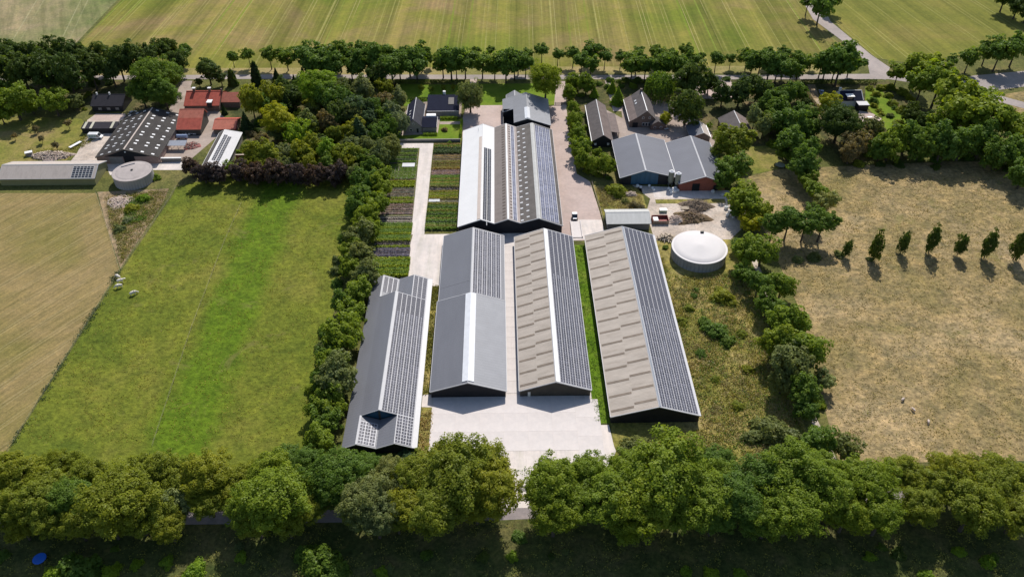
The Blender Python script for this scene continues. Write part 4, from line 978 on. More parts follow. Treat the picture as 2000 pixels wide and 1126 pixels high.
# --- tree belt left of the saw-tooth shed up to the nursery
G = 'tree belt beside the pasture'
trees([(624, 862, 34), (636, 818, 36, 'green'), (640, 780, 33), (655, 738, 44, 'dull'), (640, 690, 28, 'green'), (668, 652, 42), (685, 612, 33), (700, 568, 34), (672, 592, 26, 'green'), (712, 540, 34, 'dull'),
       (684, 522, 28), (705, 500, 27, 'dull'), (684, 488, 25), (700, 462, 28, 'dull'), (718, 448, 25), (716, 422, 28), (696, 410, 24, 'green'), (735, 396, 24), (704, 384, 25, 'green'), (742, 366, 24),
       (714, 356, 26, 'green'), (745, 340, 22), (724, 330, 24, 'green'), (652, 705, 30), (628, 740, 22, 'green'), (650, 800, 30), (620, 800, 22)],
      'round', 'oak', {'oak': 'round mid-green tree in the belt between the pasture and the sheds', 'green': 'darker green tree in the belt between the pasture and the sheds', 'dull': 'greyish green tree in the belt between the pasture and the sheds'}, G, cl=-.05, zr=1.05)
trees([(700, 885, 20), (740, 893, 16), (795, 886, 22, 'blue')], 'bush', 'green', {'green': 'green bush in front of the saw-tooth gable', 'blue': 'blue-green bush at the right corner of the saw-tooth gable'}, 'bushes at the saw-tooth gable')

# --- copper-coloured row at the pasture head
trees([(372, 326, 20), (398, 338, 22), (424, 340, 20), (468, 334, 23), (500, 338, 22), (538, 338, 25), (578, 340, 22), (618, 342, 24), (656, 340, 24)],
      'round', 'purple', 'dark purple-leaved tree along the head of the pasture', 'purple-leaved row', cl=-.1, zr=1.15)
trees([(482, 322, 18, 'olive'), (520, 326, 20, 'olive'), (558, 324, 18, 'dull'), (600, 322, 20, 'olive'), (638, 320, 20, 'green'), (676, 322, 20, 'olive'), (690, 338, 18, 'dull'), (448, 330, 14, 'bright')],
      'round', 'olive', {'olive': 'olive tree mixed in among the purple-leaved row', 'dull': 'grey-green tree mixed in among the purple-leaved row', 'green': 'deep green tree mixed in among the purple-leaved row', 'bright': 'small bright tree at the start of the purple-leaved row'}, 'green trees in the purple row', cl=-.1, zr=1.2)
# --- garden grove left of the nursery
trees([(520, 302, 25, 'olive'), (495, 300, 18, 'olive'), (560, 298, 18, 'grey'), (590, 302, 20, 'olive'), (612, 288, 18, 'olive'), (640, 296, 20, 'bright'), (667, 304, 20, 'olive'), (690, 300, 20, 'olive'), (618, 205, 18, 'olive'), (600, 242, 20, 'dull'), (655, 262, 14, 'olive'), (640, 240, 16, 'brown'),
       (740, 262, 20, 'green'), (758, 250, 18, 'green'), (764, 286, 18, 'dull'), (740, 305, 20, 'dull'), (712, 312, 16, 'green'), (780, 192, 17, 'grey'), (768, 222, 16, 'grey'), (782, 240, 16, 'grey'), (752, 170, 14, 'olive'), (708, 172, 20, 'grey'),
       (690, 212, 22, 'blue'), (672, 195, 20, 'green'), (640, 192, 26, 'green'), (655, 222, 20, 'dark'), (720, 215, 18, 'blue'), (750, 200, 18, 'brown'), (580, 262, 24, 'bright'), (535, 188, 20, 'olive'), (512, 210, 14, 'yellow'), (552, 172, 18, 'dark'), (575, 190, 18, 'dark'), (735, 148, 20, 'dark')],
      'round', 'olive', {k: v + ' garden tree in the dense grove left of the nursery' for k, v in dict(olive='olive-green', grey='silvery grey-green', bright='bright green', dull='dull green', green='mid-green', blue='bluish green', dark='very dark', brown='brownish thin', yellow='small yellow-leaved').items()}, 'garden grove', cl=0.0, zr=1.2, sc=1.15)
tree(545, 236, 40, 'big', 'yellow', 'big golden yellow tree in the middle of the grove', None, cl=.3)
tree(620, 168, 42, 'big', 'bright', 'large bright green spreading tree near the road in the grove', None)
tree(700, 255, 34, 'conifer', 'blue', 'large blue-green spruce leaning over the nursery head', None, zr=1.5)
trees([(684, 172, 13), (592, 148, 14), (560, 205, 18), (480, 240, 17), (575, 160, 12), (437, 215, 9), (540, 150, 14)], 'conifer', 'conifer', 'dark pointed conifer in the garden grove', 'conifers in the grove', zr=2.4)
tree(499, 146, 12, 'column', 'conifer', 'tall dark cypress standing by the road near the red roofs', None)
tree(453, 153, 11, 'column', 'dark', 'dark columnar tree just behind the red-roofed house', None, zr=3.0)
tree(490, 195, 22, 'round', 'olive', 'tall olive-green tree beside the red-roofed house', None, zr=1.7)
trees([(475, 308, 12), (448, 316, 9), (462, 296, 9)], 'bush', 'bright', 'lime-green bush at the corner of the pale solar barn', 'lime bushes by the pale barn')
trees([(405, 135, 24), (430, 150, 14), (388, 160, 10)], 'round', 'dark', 'dark tree behind the red-roofed house', 'trees behind the red house')

# --- wood at far left
trees([(22, 112, 30), (60, 110, 28), (98, 112, 28), (136, 105, 27), (168, 115, 26), (200, 108, 26), (230, 118, 25), (258, 112, 25), (286, 108, 22), (312, 98, 20), (345, 118, 22), (40, 135, 30), (85, 140, 30), (130, 140, 30), (175, 132, 26), (215, 135, 24), (2, 130, 26), (330, 90, 16)],
      'round', 'dark', 'tall dark tree in the wood behind the black bungalow', 'wood on the left', cl=.45, zr=1.15, sc=1.08)
trees([(300, 150, 44), (318, 180, 36), (275, 178, 30), (335, 145, 30)], 'big', 'green', 'large rounded dark green tree looming over the dark barn', 'trees over the dark barn', cl=.35, zr=.95)
trees([(25, 198, 36, 'oak'), (103, 196, 30, 'oak'), (0, 222, 22, 'oak'), (60, 205, 18, 'green'), (145, 197, 16, 'dull'), (0, 172, 24, 'green')], 'round', 'oak', {'oak': 'sunlit green tree at the edge of the dry orchard', 'green': 'darker tree at the edge of the dry orchard', 'dull': 'greyish tree near the bungalow terrace'}, 'orchard edge trees', cl=.2)
trees([(160, 188, 8), (172, 182, 9), (152, 205, 9), (165, 212, 6)], 'bush', 'olive', 'small shrub by the pale bungalow terrace', 'terrace shrubs')
trees([(132, 240, 9), (70, 250, 7), (80, 270, 7), (108, 282, 9), (27, 265, 6)], 'sparse', 'brown', 'thin bare young fruit tree in the dry orchard', 'orchard saplings')

# --- avenue along the main road
G = 'avenue trees along the main road'
trees([(360, 98, 14), (453, 110, 12), (484, 106, 12), (525, 106, 14), (558, 110, 19), (592, 108, 22), (628, 108, 24), (662, 104, 25), (698, 108, 26), (734, 108, 25), (768, 112, 22), (798, 112, 24), (822, 106, 20), (839, 116, 9),
       (880, 115, 25), (908, 120, 20), (930, 100, 10), (958, 98, 9), (966, 128, 18), (988, 122, 22), (1012, 118, 20), (1030, 104, 9), (1058, 98, 14), (1090, 106, 12), (1120, 104, 13), (1136, 118, 18), (1156, 100, 16), (1182, 110, 12), (1213, 110, 12), (1244, 116, 20),
       (1248, 100, 10), (1280, 100, 14), (1302, 118, 22), (1314, 104, 10), (1342, 98, 12), (1348, 120, 20), (1371, 110, 9), (1400, 113, 14), (1428, 114, 11), (1460, 110, 15), (1486, 120, 18), (1500, 104, 14), (1530, 104, 13), (1520, 130, 22), (1555, 112, 12), (1548, 134, 20), (1585, 118, 9), (1606, 122, 18), (1645, 115, 32), (1632, 130, 18)] + [(x + random.uniform(-6, 6), 124 + random.uniform(-5, 5), random.uniform(17, 23)) for x in list(range(602, 830, 26)) + [868, 895, 945, 1000, 1028, 1150, 1235, 1262, 1290, 1325, 1472, 1508, 1536, 1568, 1618, 1660]],
      'street', 'green', 'avenue tree on a bare trunk along the main road', G, sc=1.16)
trees([(1755, 140, 18), (1790, 130, 25), (1822, 122, 18), (1803, 160, 28), (1838, 156, 34), (1868, 182, 34), (1905, 190, 30), (1882, 216, 38), (1932, 228, 34), (1968, 236, 30), (1995, 255, 26)],
      'street', 'oak', 'sunlit avenue tree along the diagonal road by the villa', 'avenue beside the villa', sc=1.15, cl=.5, zr=1.0)
trees([(1860, 118, 11), (1895, 112, 20), (1930, 96, 20), (1955, 100, 22), (1988, 90, 22)], 'street', 'green', 'tree standing beside the wide shaded road at the right', 'trees by the shaded road', sc=1.2)
trees([(1605, 8, 26), (1580, 0, 16), (1625, -6, 20)], 'street', 'green', 'tree at the bend of the side road between the far fields', 'trees on the side road')
trees([(1990, 8, 22), (1965, -8, 24), (2008, 22, 20)], 'round', 'dark', 'dark tree at the corner of the far right crop field', 'far corner wood')

# --- trees between the road and the barns
tree(1066, 155, 34, 'big', 'oak', 'large fresh green tree shading the machine barn roof', None, zr=1.15, cl=.35)
tree(918, 188, 28, 'big', 'dull', 'full greyish green tree at the courtyard entrance', None, zr=1.25, cl=.0)
tree(1290, 160, 30, 'willow', 'green', 'large weeping tree with hanging branches behind the farmhouse', None)
trees([(1350, 158, 32), (1342, 208, 30), (1412, 185, 20), (1446, 180, 20), (1480, 172, 22), (1385, 162, 16)], 'round', 'dark', 'dark dense tree behind the farm courtyard', 'dark courtyard trees', sc=1.2, cl=.05, zr=1.1)
G = 'hedge trees beside the paved yard'
trees([(1112, 182, 14), (1120, 212, 14), (1122, 236, 17), (1128, 262, 18), (1134, 288, 18), (1140, 315, 19), (1160, 322, 16), (1184, 322, 18), (1120, 160, 14), (1145, 165, 16), (1165, 300, 10)], 'round', 'oak', 'bushy green tree in the hedge along the paved yard', G, cl=-.1, zr=1.15, sc=1.15)
trees([(1161, 180, 11), (1196, 170, 14), (1207, 188, 17)], 'conifer', 'bright', 'bright green conical tree by the brick farm drive', 'cone trees by the drive', zr=1.9)
tree(1300, 230, 14, 'round', 'yellow', 'small golden-yellow tree in the farm courtyard', None)
trees([(1203, 368, 20, 'olive'), (1238, 398, 12, 'brown'), (1252, 404, 12, 'brown'), (1222, 392, 10, 'dull')], 'bush', 'olive', {'olive': 'sunlit bush between the paved yard and the steel barn', 'brown': 'dry brown bush behind the pale-roofed store', 'dull': 'grey-green bush behind the pale-roofed store'}, 'bushes behind the store')
trees([(1430, 275, 35, 'olive'), (1400, 300, 16, 'pale'), (1430, 330, 30, 'green'), (1412, 352, 20, 'green'), (1455, 388, 34, 'oak'), (1466, 432, 24, 'yellow'), (1440, 478, 16, 'green'), (1485, 412, 22, 'oak'), (1440, 410, 16, 'green')],
      'round', 'olive', {'olive': 'broad olive tree beside the steel barn', 'pale': 'pale flowering tree at the steel barn corner', 'green': 'dark green tree right of the gravel yard', 'oak': 'leafy tree right of the gravel yard', 'yellow': 'yellowish bushy tree right of the gravel yard'}, 'trees right of the gravel yard', cl=.1, sc=1.1)
trees([(1475, 228, 17), (1492, 246, 17)], 'round', 'pale', 'light green upright tree beside the brown-roofed house', 'pale twin trees', zr=1.3)
tree(1386, 245, 7, 'ball', 'bright', 'small clipped ball tree beside the garden hut', None)
trees([(1520, 215, 26), (1500, 205, 20), (1545, 240, 28), (1572, 225, 22), (1545, 280, 34), (1570, 255, 22), (1532, 188, 24), (1570, 322, 28), (1510, 240, 20), (1585, 290, 22), (1560, 180, 18), (1500, 180, 18), (1590, 250, 16)],
      'round', 'green', 'dark green tree in the belt right of the brown-roofed house', 'belt right of the farm', cl=0.0, zr=1.05, sc=1.12)
trees([(1578, 352, 20), (1596, 374, 24)], 'round', 'oak', 'round tree at the tip of the belt by the dry field', 'belt tip trees', cl=.2)
tree(1612, 392, 24, 'round', 'pale', 'pale feathery tree above the clump in the dry field', None, cl=.2)
trees([(1512, 436, 26), (1542, 428, 28), (1574, 436, 28), (1608, 432, 30), (1590, 415, 20)], 'round', 'green', 'dark tree of the clump in the dry field', 'clump in the dry field', cl=.8)
# --- belt down the right side
trees([(1490, 488, 32, 'oak'), (1458, 492, 26, 'oak'), (1450, 530, 18, 'green'), (1482, 552, 24, 'green'), (1528, 556, 24, 'oak'), (1500, 592, 24, 'green'), (1540, 632, 36, 'oak'), (1516, 610, 20, 'green'), (1520, 668, 30, 'oak'), (1575, 682, 36, 'oak'), (1545, 708, 36, 'dull'), (1572, 765, 30, 'green'), (1530, 745, 22, 'dull'), (1600, 862, 34, 'green'), (1652, 872, 24, 'dull'), (1575, 800, 22, 'green'), (1610, 742, 18, 'pale')],
      'round', 'oak', {'oak': 'sunlit tree in the belt between the weedy field and the dry field', 'green': 'deep green tree in the belt between the weedy field and the dry field', 'dull': 'greyish tree in the belt between the weedy field and the dry field', 'pale': 'pale thin tree leaning into the dry field'}, 'belt beside the dry field', cl=.2, zr=1.0, sc=1.15)
trees([(1410, 575, 24, 'olive'), (1356, 576, 10, 'green'), (1400, 642, 32, 'green'), (1378, 628, 20, 'green'), (1420, 662, 18, 'green'), (1345, 600, 12, 'olive'), (1430, 590, 14, 'olive'), (1460, 720, 16, 'olive'), (1370, 690, 14, 'green'), (1440, 790, 16, 'olive'), (1332, 625, 14, 'olive'), (1398, 738, 12, 'olive'), (1450, 650, 12, 'olive'), (1360, 565, 8, 'green'), (1320, 475, 10, 'green'), (1300, 482, 8, 'green')],
      'bush', 'olive', {'olive': 'low olive bush in the weedy field', 'green': 'dark green bush in the weedy field'}, 'bushes in the weedy field', zr=.75)
trees([(1505, 832, 40), (1540, 850, 30), (1470, 850, 22)], 'bush', 'dull', 'dull grey-brown thorny thicket by the tree belt end', 'thorny thickets')
trees([(1240, 868, 32), (1222, 880, 18)], 'bush', 'dull', 'dull bush in front of the longest shed gable', 'bushes before the longest shed')
# --- young trees in the dry field
trees([(1655, 486, 9), (1712, 484, 14), (1766, 474, 10.5), (1823, 470, 13), (1878, 478, 12), (1933, 480, 13.5), (1992, 480, 14.5)], 'round', 'dark', 'slim dark young tree in the straight row across the dry field', 'row of young trees', zr=2.7, cl=-.5, name='young_tree')
trees([(1640, 495, 12), (1700, 505, 9), (1590, 500, 14), (1560, 505, 12)], 'bush', 'dull', 'scrubby bush below the clump in the dry field', 'scrub in the dry field')
# --- villa garden and wood
tree(1640, 240, 42, 'big', 'dark', 'very large dark tree in front of the villa', None, zr=1.0, cl=.05)
tree(1620, 200, 24, 'round', 'yellow', 'yellow-green tree left of the villa', None)
trees([(1700, 172, 10), (1712, 182, 12), (1735, 185, 10), (1745, 200, 12), (1760, 215, 12), (1755, 240, 14), (1708, 205, 10), (1778, 190, 10), (1722, 222, 7), (1790, 245, 12), (1740, 168, 14), (1765, 178, 14), (1722, 170, 12)], 'bush', 'olive', 'rounded shrub in the villa lawn', 'villa garden shrubs')
trees([(1668, 282, 24, 'brown'), (1690, 268, 20, 'brown'), (1702, 255, 22, 'dull'), (1740, 282, 28, 'oak'), (1720, 295, 22, 'green'), (1772, 270, 28, 'green'), (1802, 278, 30, 'green'), (1842, 282, 32, 'green'), (1882, 278, 34, 'green'), (1920, 275, 34, 'green'), (1952, 300, 34, 'green'), (1985, 295, 34, 'green'), (2000, 340, 28, 'green'), (1660, 300, 18, 'brown'), (1840, 250, 26, 'oak'), (1810, 240, 20, 'dark'), (1780, 225, 18, 'dark')],
      'round', 'green', {'brown': 'brownish thin tree at the corner of the villa wood', 'dull': 'greyish tree in the villa wood', 'oak': 'sunlit tree in the villa wood', 'green': 'dark green tree in the villa wood above the dry field', 'dark': 'blackish tree shading the villa lawn'}, 'villa wood', cl=.0, zr=1.1, sc=1.12)
trees([(822, 171, 6.5), (843, 174, 5.5), (866, 171, 6.5), (885, 170, 6.5)], 'ball', 'olive', 'clipped ball tree on the roadside lawn of the slate house', 'ball trees of the slate house')
trees([(868, 252, 8, 'brown'), (878, 278, 6, 'bright'), (855, 205, 6, 'olive')], 'bush', 'olive', {'brown': 'brown rounded shrub on the slate house lawn', 'bright': 'lime shrub by the nursery wall', 'olive': 'olive shrub against the slate house'}, None)

# --- undergrowth shrubs filling the groves
def inside(x, y, poly):
    c = False; n = len(poly)
    for i in range(n):
        (xa, ya), (xb, yb) = poly[i], poly[(i + 1) % n]
        if (ya > y) != (yb > y) and x < (xb - xa) * (y - ya) / (yb - ya) + xa: c = not c
    return c
def fill(poly, n, r0, r1, leaves, label, group, kind='bush', seed=1, mind=.9, **kw):
    rng = random.Random(seed); xs = [p[0] for p in poly]; ys = [p[1] for p in poly]; put_ = []; tries = 0
    while len(put_) < n and tries < 4000:
        tries += 1
        x, y = rng.uniform(min(xs), max(xs)), rng.uniform(min(ys), max(ys)); r = rng.uniform(r0, r1)
        if not inside(x, y, poly) or any((x - a) ** 2 + ((y - b) * 1.6) ** 2 < (mind * (r + c)) ** 2 for a, b, c in put_): continue
        put_.append((x, y, r)); lf = rng.choice(leaves)
        tree(x, y, r, kind, lf, label % dict(dark='dark', green='green', olive='olive', dull='grey-green', oak='leafy', brown='brown', grey='silvery', bright='bright green', blue='bluish', pale='pale', conifer='blackish').get(lf, lf), group, **kw)
fill([(470, 190), (560, 165), (680, 160), (770, 180), (790, 260), (760, 300), (700, 318), (480, 318), (470, 270), (505, 250)], 50, 10, 17, ['olive', 'dark', 'green', 'dull', 'olive', 'brown'], '%s undergrowth shrub in the garden grove', 'undergrowth in the grove', seed=3, mind=.6)
fill([(500, 180), (560, 165), (680, 165), (760, 190), (775, 280), (700, 300), (600, 270), (520, 270)], 26, 15, 22, ['olive', 'dark', 'green', 'dull', 'blue'], '%s filler tree crowding the garden grove', 'crowded grove trees', kind='round', seed=21, mind=.75, cl=.1, zr=1.1)
fill([(1650, 300), (1700, 296), (1900, 300), (1990, 312), (1990, 332), (1660, 325)], 14, 9, 15, ['green', 'dark', 'olive'], '%s shrub at the foot of the villa wood', 'undergrowth of the villa wood', seed=4)
fill([(1700, 180), (1780, 190), (1850, 235), (1860, 262), (1760, 262), (1720, 235)], 16, 7, 12, ['dull', 'green', 'grey', 'olive'], '%s ornamental shrub on the villa lawn', 'ornamental shrubs of the villa', seed=5)
fill([(1480, 165), (1580, 165), (1600, 300), (1560, 330), (1510, 290), (1495, 220)], 14, 9, 14, ['green', 'dark', 'oak'], '%s shrub under the belt right of the brown-roofed house', 'undergrowth right of the farm', seed=6)
fill([(0, 150), (240, 160), (250, 178), (190, 182), (0, 170)], 8, 10, 15, ['dark', 'green'], '%s shrub in the deep shade of the left wood', 'undergrowth of the left wood', seed=7)
fill([(1105, 150), (1140, 150), (1150, 200), (1135, 330), (1195, 335), (1195, 350), (1130, 340), (1110, 250)], 14, 7, 11, ['oak', 'green', 'olive'], '%s shrub in the hedge along the paved yard', 'hedge shrubs by the paved yard', seed=8)
fill([(600, 800), (620, 740), (640, 660), (670, 560), (700, 480), (720, 400), (735, 330), (690, 335), (672, 420), (650, 560), (622, 660), (596, 800)], 18, 14, 20, ['oak', 'green', 'dull'], '%s shrub filling the belt along the pasture', 'undergrowth of the pasture belt', seed=9)
fill([(1440, 470), (1480, 470), (1520, 560), (1560, 680), (1610, 800), (1590, 840), (1545, 720), (1490, 590)], 14, 11, 17, ['green', 'dark', 'dull', 'oak'], '%s shrub under the belt beside the dry field', 'undergrowth of the right belt', seed=10)
fill([(1390, 150), (1500, 150), (1490, 175), (1400, 178)], 6, 8, 13, ['dark', 'green'], '%s shrub behind the brown-roofed house', 'shrubs behind the brown-roofed house', seed=11)
fill([(0, 1050), (800, 1045), (1990, 1040), (1990, 1110), (0, 1110)], 16, 8, 18, ['dark', 'green', 'dull'], '%s shrub in the shade below the lane', 'shaded shrubs below the lane', seed=12, zr=.6)
fill([(1155, 150), (1280, 150), (1270, 172), (1160, 175)], 10, 7, 11, ['green', 'dark', 'oak'], '%s shrub between the main road and the farmhouse', 'shrubs behind the farmhouse', seed=13)

# ================================================================== HEDGES, FENCES, GATES
def hedge(label, x0, y0, x1, y1, w, h, leaf, seed=1):
    L = math.hypot(x1 - x0, y1 - y0); rng = np.random.default_rng(seed); n = int(L * (w + 2 * h) * 22)
    C = np.stack([rng.uniform(-L / 2, L / 2, n), rng.uniform(-w / 2, w / 2, n), rng.uniform(.05, h, n)], 1)
    m = rng.random(n) < .5; C[m, 2] = h * rng.uniform(.9, 1.05, m.sum()); C[~m, 1] = np.sign(C[~m, 1]) * w / 2 * rng.uniform(.85, 1.08, (~m).sum())
    N = np.stack([rng.normal(0, .5, n), C[:, 1] * 1.5 / w + rng.normal(0, .4, n), np.where(m, 1.0, .3)], 1)
    U, V = frames(rng, N, .2 * rng.uniform(.6, 1.2, n))
    o = link('hedge', quads('hedge', C, U, V, 'leaf_' + leaf), None, ((x0 + x1) / 2, (y0 + y1) / 2, 0), (0, 0, math.atan2(y1 - y0, x1 - x0)))
    return tag(o, label, 'hedge')
hedge('clipped hedge between the roadside lawn and the main road', -52, 376.8, -17, 375.6, 1.3, 1.6, 'dark', 1)
hedge('curved dark hedge end behind the slate house', -43, 357.5, -19, 359, 1.2, 1.4, 'dark', 2)
hedge('low hedge in front of the slate house right wing', -27.5, 338.6, -19.5, 338.6, 1.4, 1.2, 'bright', 3)
hedge('low lime hedge along the slate house front wing', -34.5, 323.9, -28, 323.9, 1.5, 1.1, 'bright', 4)
hedge('dark trimmed hedge between the main road and the farmhouse garden', 60, 374.6, 95, 374.0, 1.4, 1.8, 'dark', 5)
hedge('dark trimmed hedge along the villa front by the main road', 150, 372.6, 188, 372.0, 1.6, 2.0, 'dark', 6)
hedge('straight narrow hedge along the dirt drive left of the villa', 148.5, 372, 151, 334, 1.2, 1.5, 'brown', 7)
hedge('green hedge dividing lawn and courtyard beside the white barn bay', -17.6, 322, -17.4, 336, 1.0, 1.6, 'bright', 8)

def fence(label, pts, step, h=1.1, rails=(.55, 1.0), mat='old_wood', r=.05, wire='wire', group=None, wr=.22):
    w = [(p[1], p[2]) if p[0] == 'w' else P(*p) for p in pts]
    e = thing('wire_fence', label, 'fence', (w[0][0], w[0][1], 0), 0, group)
    pm = MB().tube((0, 0, 0), (0, 0, h), r, r, 5).mesh('post', mat)
    for (xa, ya), (xb, yb) in zip(w, w[1:]):
        L = math.hypot(xb - xa, yb - ya); n = max(1, int(L / step))
        for i in range(n): link('post', pm, e, (xa + (xb - xa) * i / n - w[0][0], ya + (yb - ya) * i / n - w[0][1], 0))
        for z in rails:
            obj('wire', MB().tube((xa - w[0][0], ya - w[0][1], z), (xb - w[0][0], yb - w[0][1], z), r * wr, r * wr, 4), wire, e)
fence('post and wire fence between the stubble field and the pasture', [(236, 528), (24, 868)], 4)
fence('post and wire fence along the edge of the waste ground', [(345, 365), (332, 388), (236, 528)], 4)
fence('thin electric fence along the bright green band of the pasture', [(472, 398), (440, 470), (375, 640), (298, 872)], 6, wire='pale_wood', r=.06)
fence('post and wire fence along the narrow side of the stubble field', [(188, 378), (208, 440), (233, 525)], 4)
fence('wire fence protecting the young tree row on its upper side', [(1640, 482), (2010, 483)], 5)
fence('wire fence protecting the young tree row on its lower side', [(1640, 506), (2010, 508)], 5)
fence('wooden rail fence along the edge of the paved yard', [W(37.6, 283), W(39.2, 262), W(40, 246)], 2.5, mat='old_wood', wire='old_wood', r=.08, wr=.8)
def gate(label, x0, x1, y, h=1.25, mat='brown_wall'):
    e = thing('farm_gate', label, 'gate', ((x0 + x1) / 2, y, 0)); L = (x1 - x0) / 2
    for x in (-L, 0, L): obj('post', MB().box(x - .12, x + .12, -.12, .12, 0, h + .15), mat, e)
    for z in (.25, .55, .85, 1.15): obj('rail', MB().box(-L, L, -.05, .05, z - .05, z + .05), mat, e)
gate('wide dark gate across the drive to the shaded lane', -3.6, 7.0, 132.2)
gate('low gate across the courtyard entrance by the main road', -15.5, -9.8, 353.5)
gate('low gate across the paved yard entrance beside the machine barn', 26.5, 32.4, 352.0)
tag(obj('gate_pillar', MB().box(-.4, .4, -.4, .4, 0, 2.0).box(-.5, .5, -.5, .5, 2.0, 2.2), 'brown_wall', None, (-9.6, 352.6, 0)), 'square brick gate pillar at the courtyard entrance', 'pillar')

# ================================================================== TUFTS OF WEEDS AND LONG GRASS
def tufts(name, poly_px, n, h, leaf, seed, per=9, spread=.5, size=.17):
    rng = np.random.default_rng(seed); poly = [(p[1], p[2]) if p[0] == 'w' else P(*p) for p in poly_px]
    xs = [p[0] for p in poly]; ys = [p[1] for p in poly]; K = []
    while len(K) < n:
        x, y = rng.uniform(min(xs), max(xs)), rng.uniform(min(ys), max(ys))
        if inside(x, y, poly) and math.sin(x * .31 + seed) * math.cos(y * .23 + seed * 2) + rng.normal(0, .6) > -.2: K.append((x, y))
    K = np.repeat(np.array(K), per, axis=0); m = len(K)
    C = np.concatenate([K + rng.normal(0, spread, (m, 2)), (rng.beta(1.4, 2.2, m) * h)[:, None]], 1)
    N = np.concatenate([rng.normal(0, .7, (m, 2)), np.full((m, 1), .7)], 1)
    U, V = frames(rng, N, size * rng.uniform(.6, 1.4, m))
    return stuff(link(name, quads(name, C, U, V, 'leaf_' + leaf)))
WF = [W(57.5, 240), W(60, 222), W(84, 222), W(90, 238), (1475, 565), (1545, 780), W(86, 141), W(32, 141), W(57.5, 152.5)]
tufts('weeds', WF, 2600, .8, 'b_straw', 1)
tufts('weeds', WF, 2200, .7, 'b_olive', 2)
tufts('weeds', WF, 1100, .9, 'b_green', 3)
tufts('grass', [W(26.9, 155), W(30.7, 155), W(30.7, 240), W(26.9, 240)], 600, .35, 'b_green', 4, 8, .3, .12)
tufts('weeds', [W(-24, 167), W(-21.9, 167), W(-21.9, 217), W(-24, 217)], 420, .6, 'b_olive', 5)
tufts('weeds', [W(-23.7, 142.5), W(-21.2, 142.5), W(-21.2, 161), W(-23.7, 161)], 120, .6, 'b_straw', 6)
tufts('weeds', [W(-200, 96), W(200, 96), W(200, 121), W(-200, 121)], 1800, .8, 'b_olive', 7)
tufts('weeds', [W(-200, 127), W(200, 131), W(200, 139), W(-200, 139)], 1200, .8, 'b_green', 8)
tufts('weeds', [(210, 380), (330, 372), (315, 400), (238, 515), (215, 430)], 1000, .7, 'b_olive', 9)
tufts('weeds', [(205, 385), (330, 372), (315, 400), (238, 515), (215, 430)], 700, .6, 'b_straw', 19)
tufts('weeds', [(250, 390), (300, 385), (285, 430), (240, 440)], 420, 1.0, 'b_green', 10)
tufts('weeds', [W(39.4, 260.5), W(57, 260.5), W(56, 278), W(39, 280)], 520, .9, 'b_straw', 11)
tufts('weeds', [(60, 300), (150, 296), (190, 268), (178, 258), (130, 290), (55, 292)], 240, .9, 'b_olive', 12)
tufts('grass_clumps', [(345, 372), (240, 530), (30, 866), (600, 866), (650, 600), (680, 400)], 3200, .14, 'b_olive', 13, 4, .6, .17)
tufts('grass_clumps', [(1480, 400), (1640, 345), (1960, 345), (2000, 420), (2000, 900), (1660, 900), (1600, 700)], 4500, .13, 'b_straw', 14, 4, .8, .2)
tufts('grass_clumps', [(1480, 400), (1640, 345), (1960, 345), (2000, 420), (2000, 900), (1660, 900), (1600, 700)], 1600, .13, 'b_olive', 15, 4, .8, .18)
ln = [(236, 528), (24, 868)]
tufts('weeds', [(228, 528), (240, 528), (30, 870), (18, 870)], 170, .5, 'b_dark', 16)

# ================================================================== HEAPS
def heap(name, label, px, py, rx, ry, h, mat, seed, cat='pile', rough=.35, sticks=None):
    x, y = P(px, py); rng = np.random.default_rng(seed); n = 26; vs = []; fs = []
    for j in range(9):
        f = j / 8
        for i in range(n):
            t = 2 * math.pi * i / n; lob = 1 + .18 * math.sin(3 * t + seed) + .1 * math.sin(7 * t + seed * 2)
            q = (1 - f) * lob
            vs.append((rx * q * math.cos(t), ry * q * math.sin(t), h * (1 - (1 - f) ** 1.6) * (1 + rng.normal(0, rough * .35)) * (0 if j == 0 else 1)))
    for j in range(8):
        for i in range(n): fs.append((j * n + i, j * n + (i + 1) % n, (j + 1) * n + (i + 1) % n, (j + 1) * n + i))
    fs.append(tuple(range(8 * n, 9 * n)))
    e = thing(name, label, cat, (x, y, 0)); obj('mound', MB().add(vs, fs), mat, e)
    if sticks:
        cnt, L, w, sm = sticks; mb = MB()
        for _ in range(cnt):
            a = rng.uniform(0, 2 * math.pi); q = math.sqrt(rng.random()) * .9; cx_, cy_ = rx * q * math.cos(a), ry * q * math.sin(a); cz = h * (1 - q ** 1.6) + rng.uniform(.05, .4)
            d = rng.normal(size=3) * np.array([1, 1, .25]); d /= np.linalg.norm(d); l = L * rng.uniform(.4, 1)
            mb.tube((cx_ - d[0] * l / 2, cy_ - d[1] * l / 2, max(.05, cz - d[2] * l / 2)), (cx_ + d[0] * l / 2, cy_ + d[1] * l / 2, max(.05, cz + d[2] * l / 2)), w, w * .7, 4)
        stuff(obj('loose_pieces', mb, sm, e))
    return e
heap('brush_pile', 'heap of bare branches and brushwood in the gravel yard', 1358, 404, 6.6, 4.2, 2.2, 'brushwood', 1, sticks=(160, 3.2, .07, 'old_wood'))
heap('compost_pile', 'overgrown brown compost heap below the brushwood', 1348, 426, 7.6, 4.4, 1.8, 'compost', 2, sticks=(120, 1.2, .12, 'brushwood'))
heap('sand_pile', 'pale sand and rubble heap beside the red skip', 1320, 431, 3.4, 3.0, 1.8, 'sand', 3, sticks=(60, .8, .18, 'rubble'))
heap('rubble_pile', 'stony rubble heap by the edge of the gravel yard', 1231, 380, 3.0, 1.6, .9, 'rubble', 4, sticks=(50, .7, .2, 'sand'))
heap('timber_pile', 'stack of old logs next to the white-covered tank', 1302, 466, 3.4, 2.0, 1.2, 'brushwood', 5, sticks=(60, 3.4, .18, 'pale_wood'))
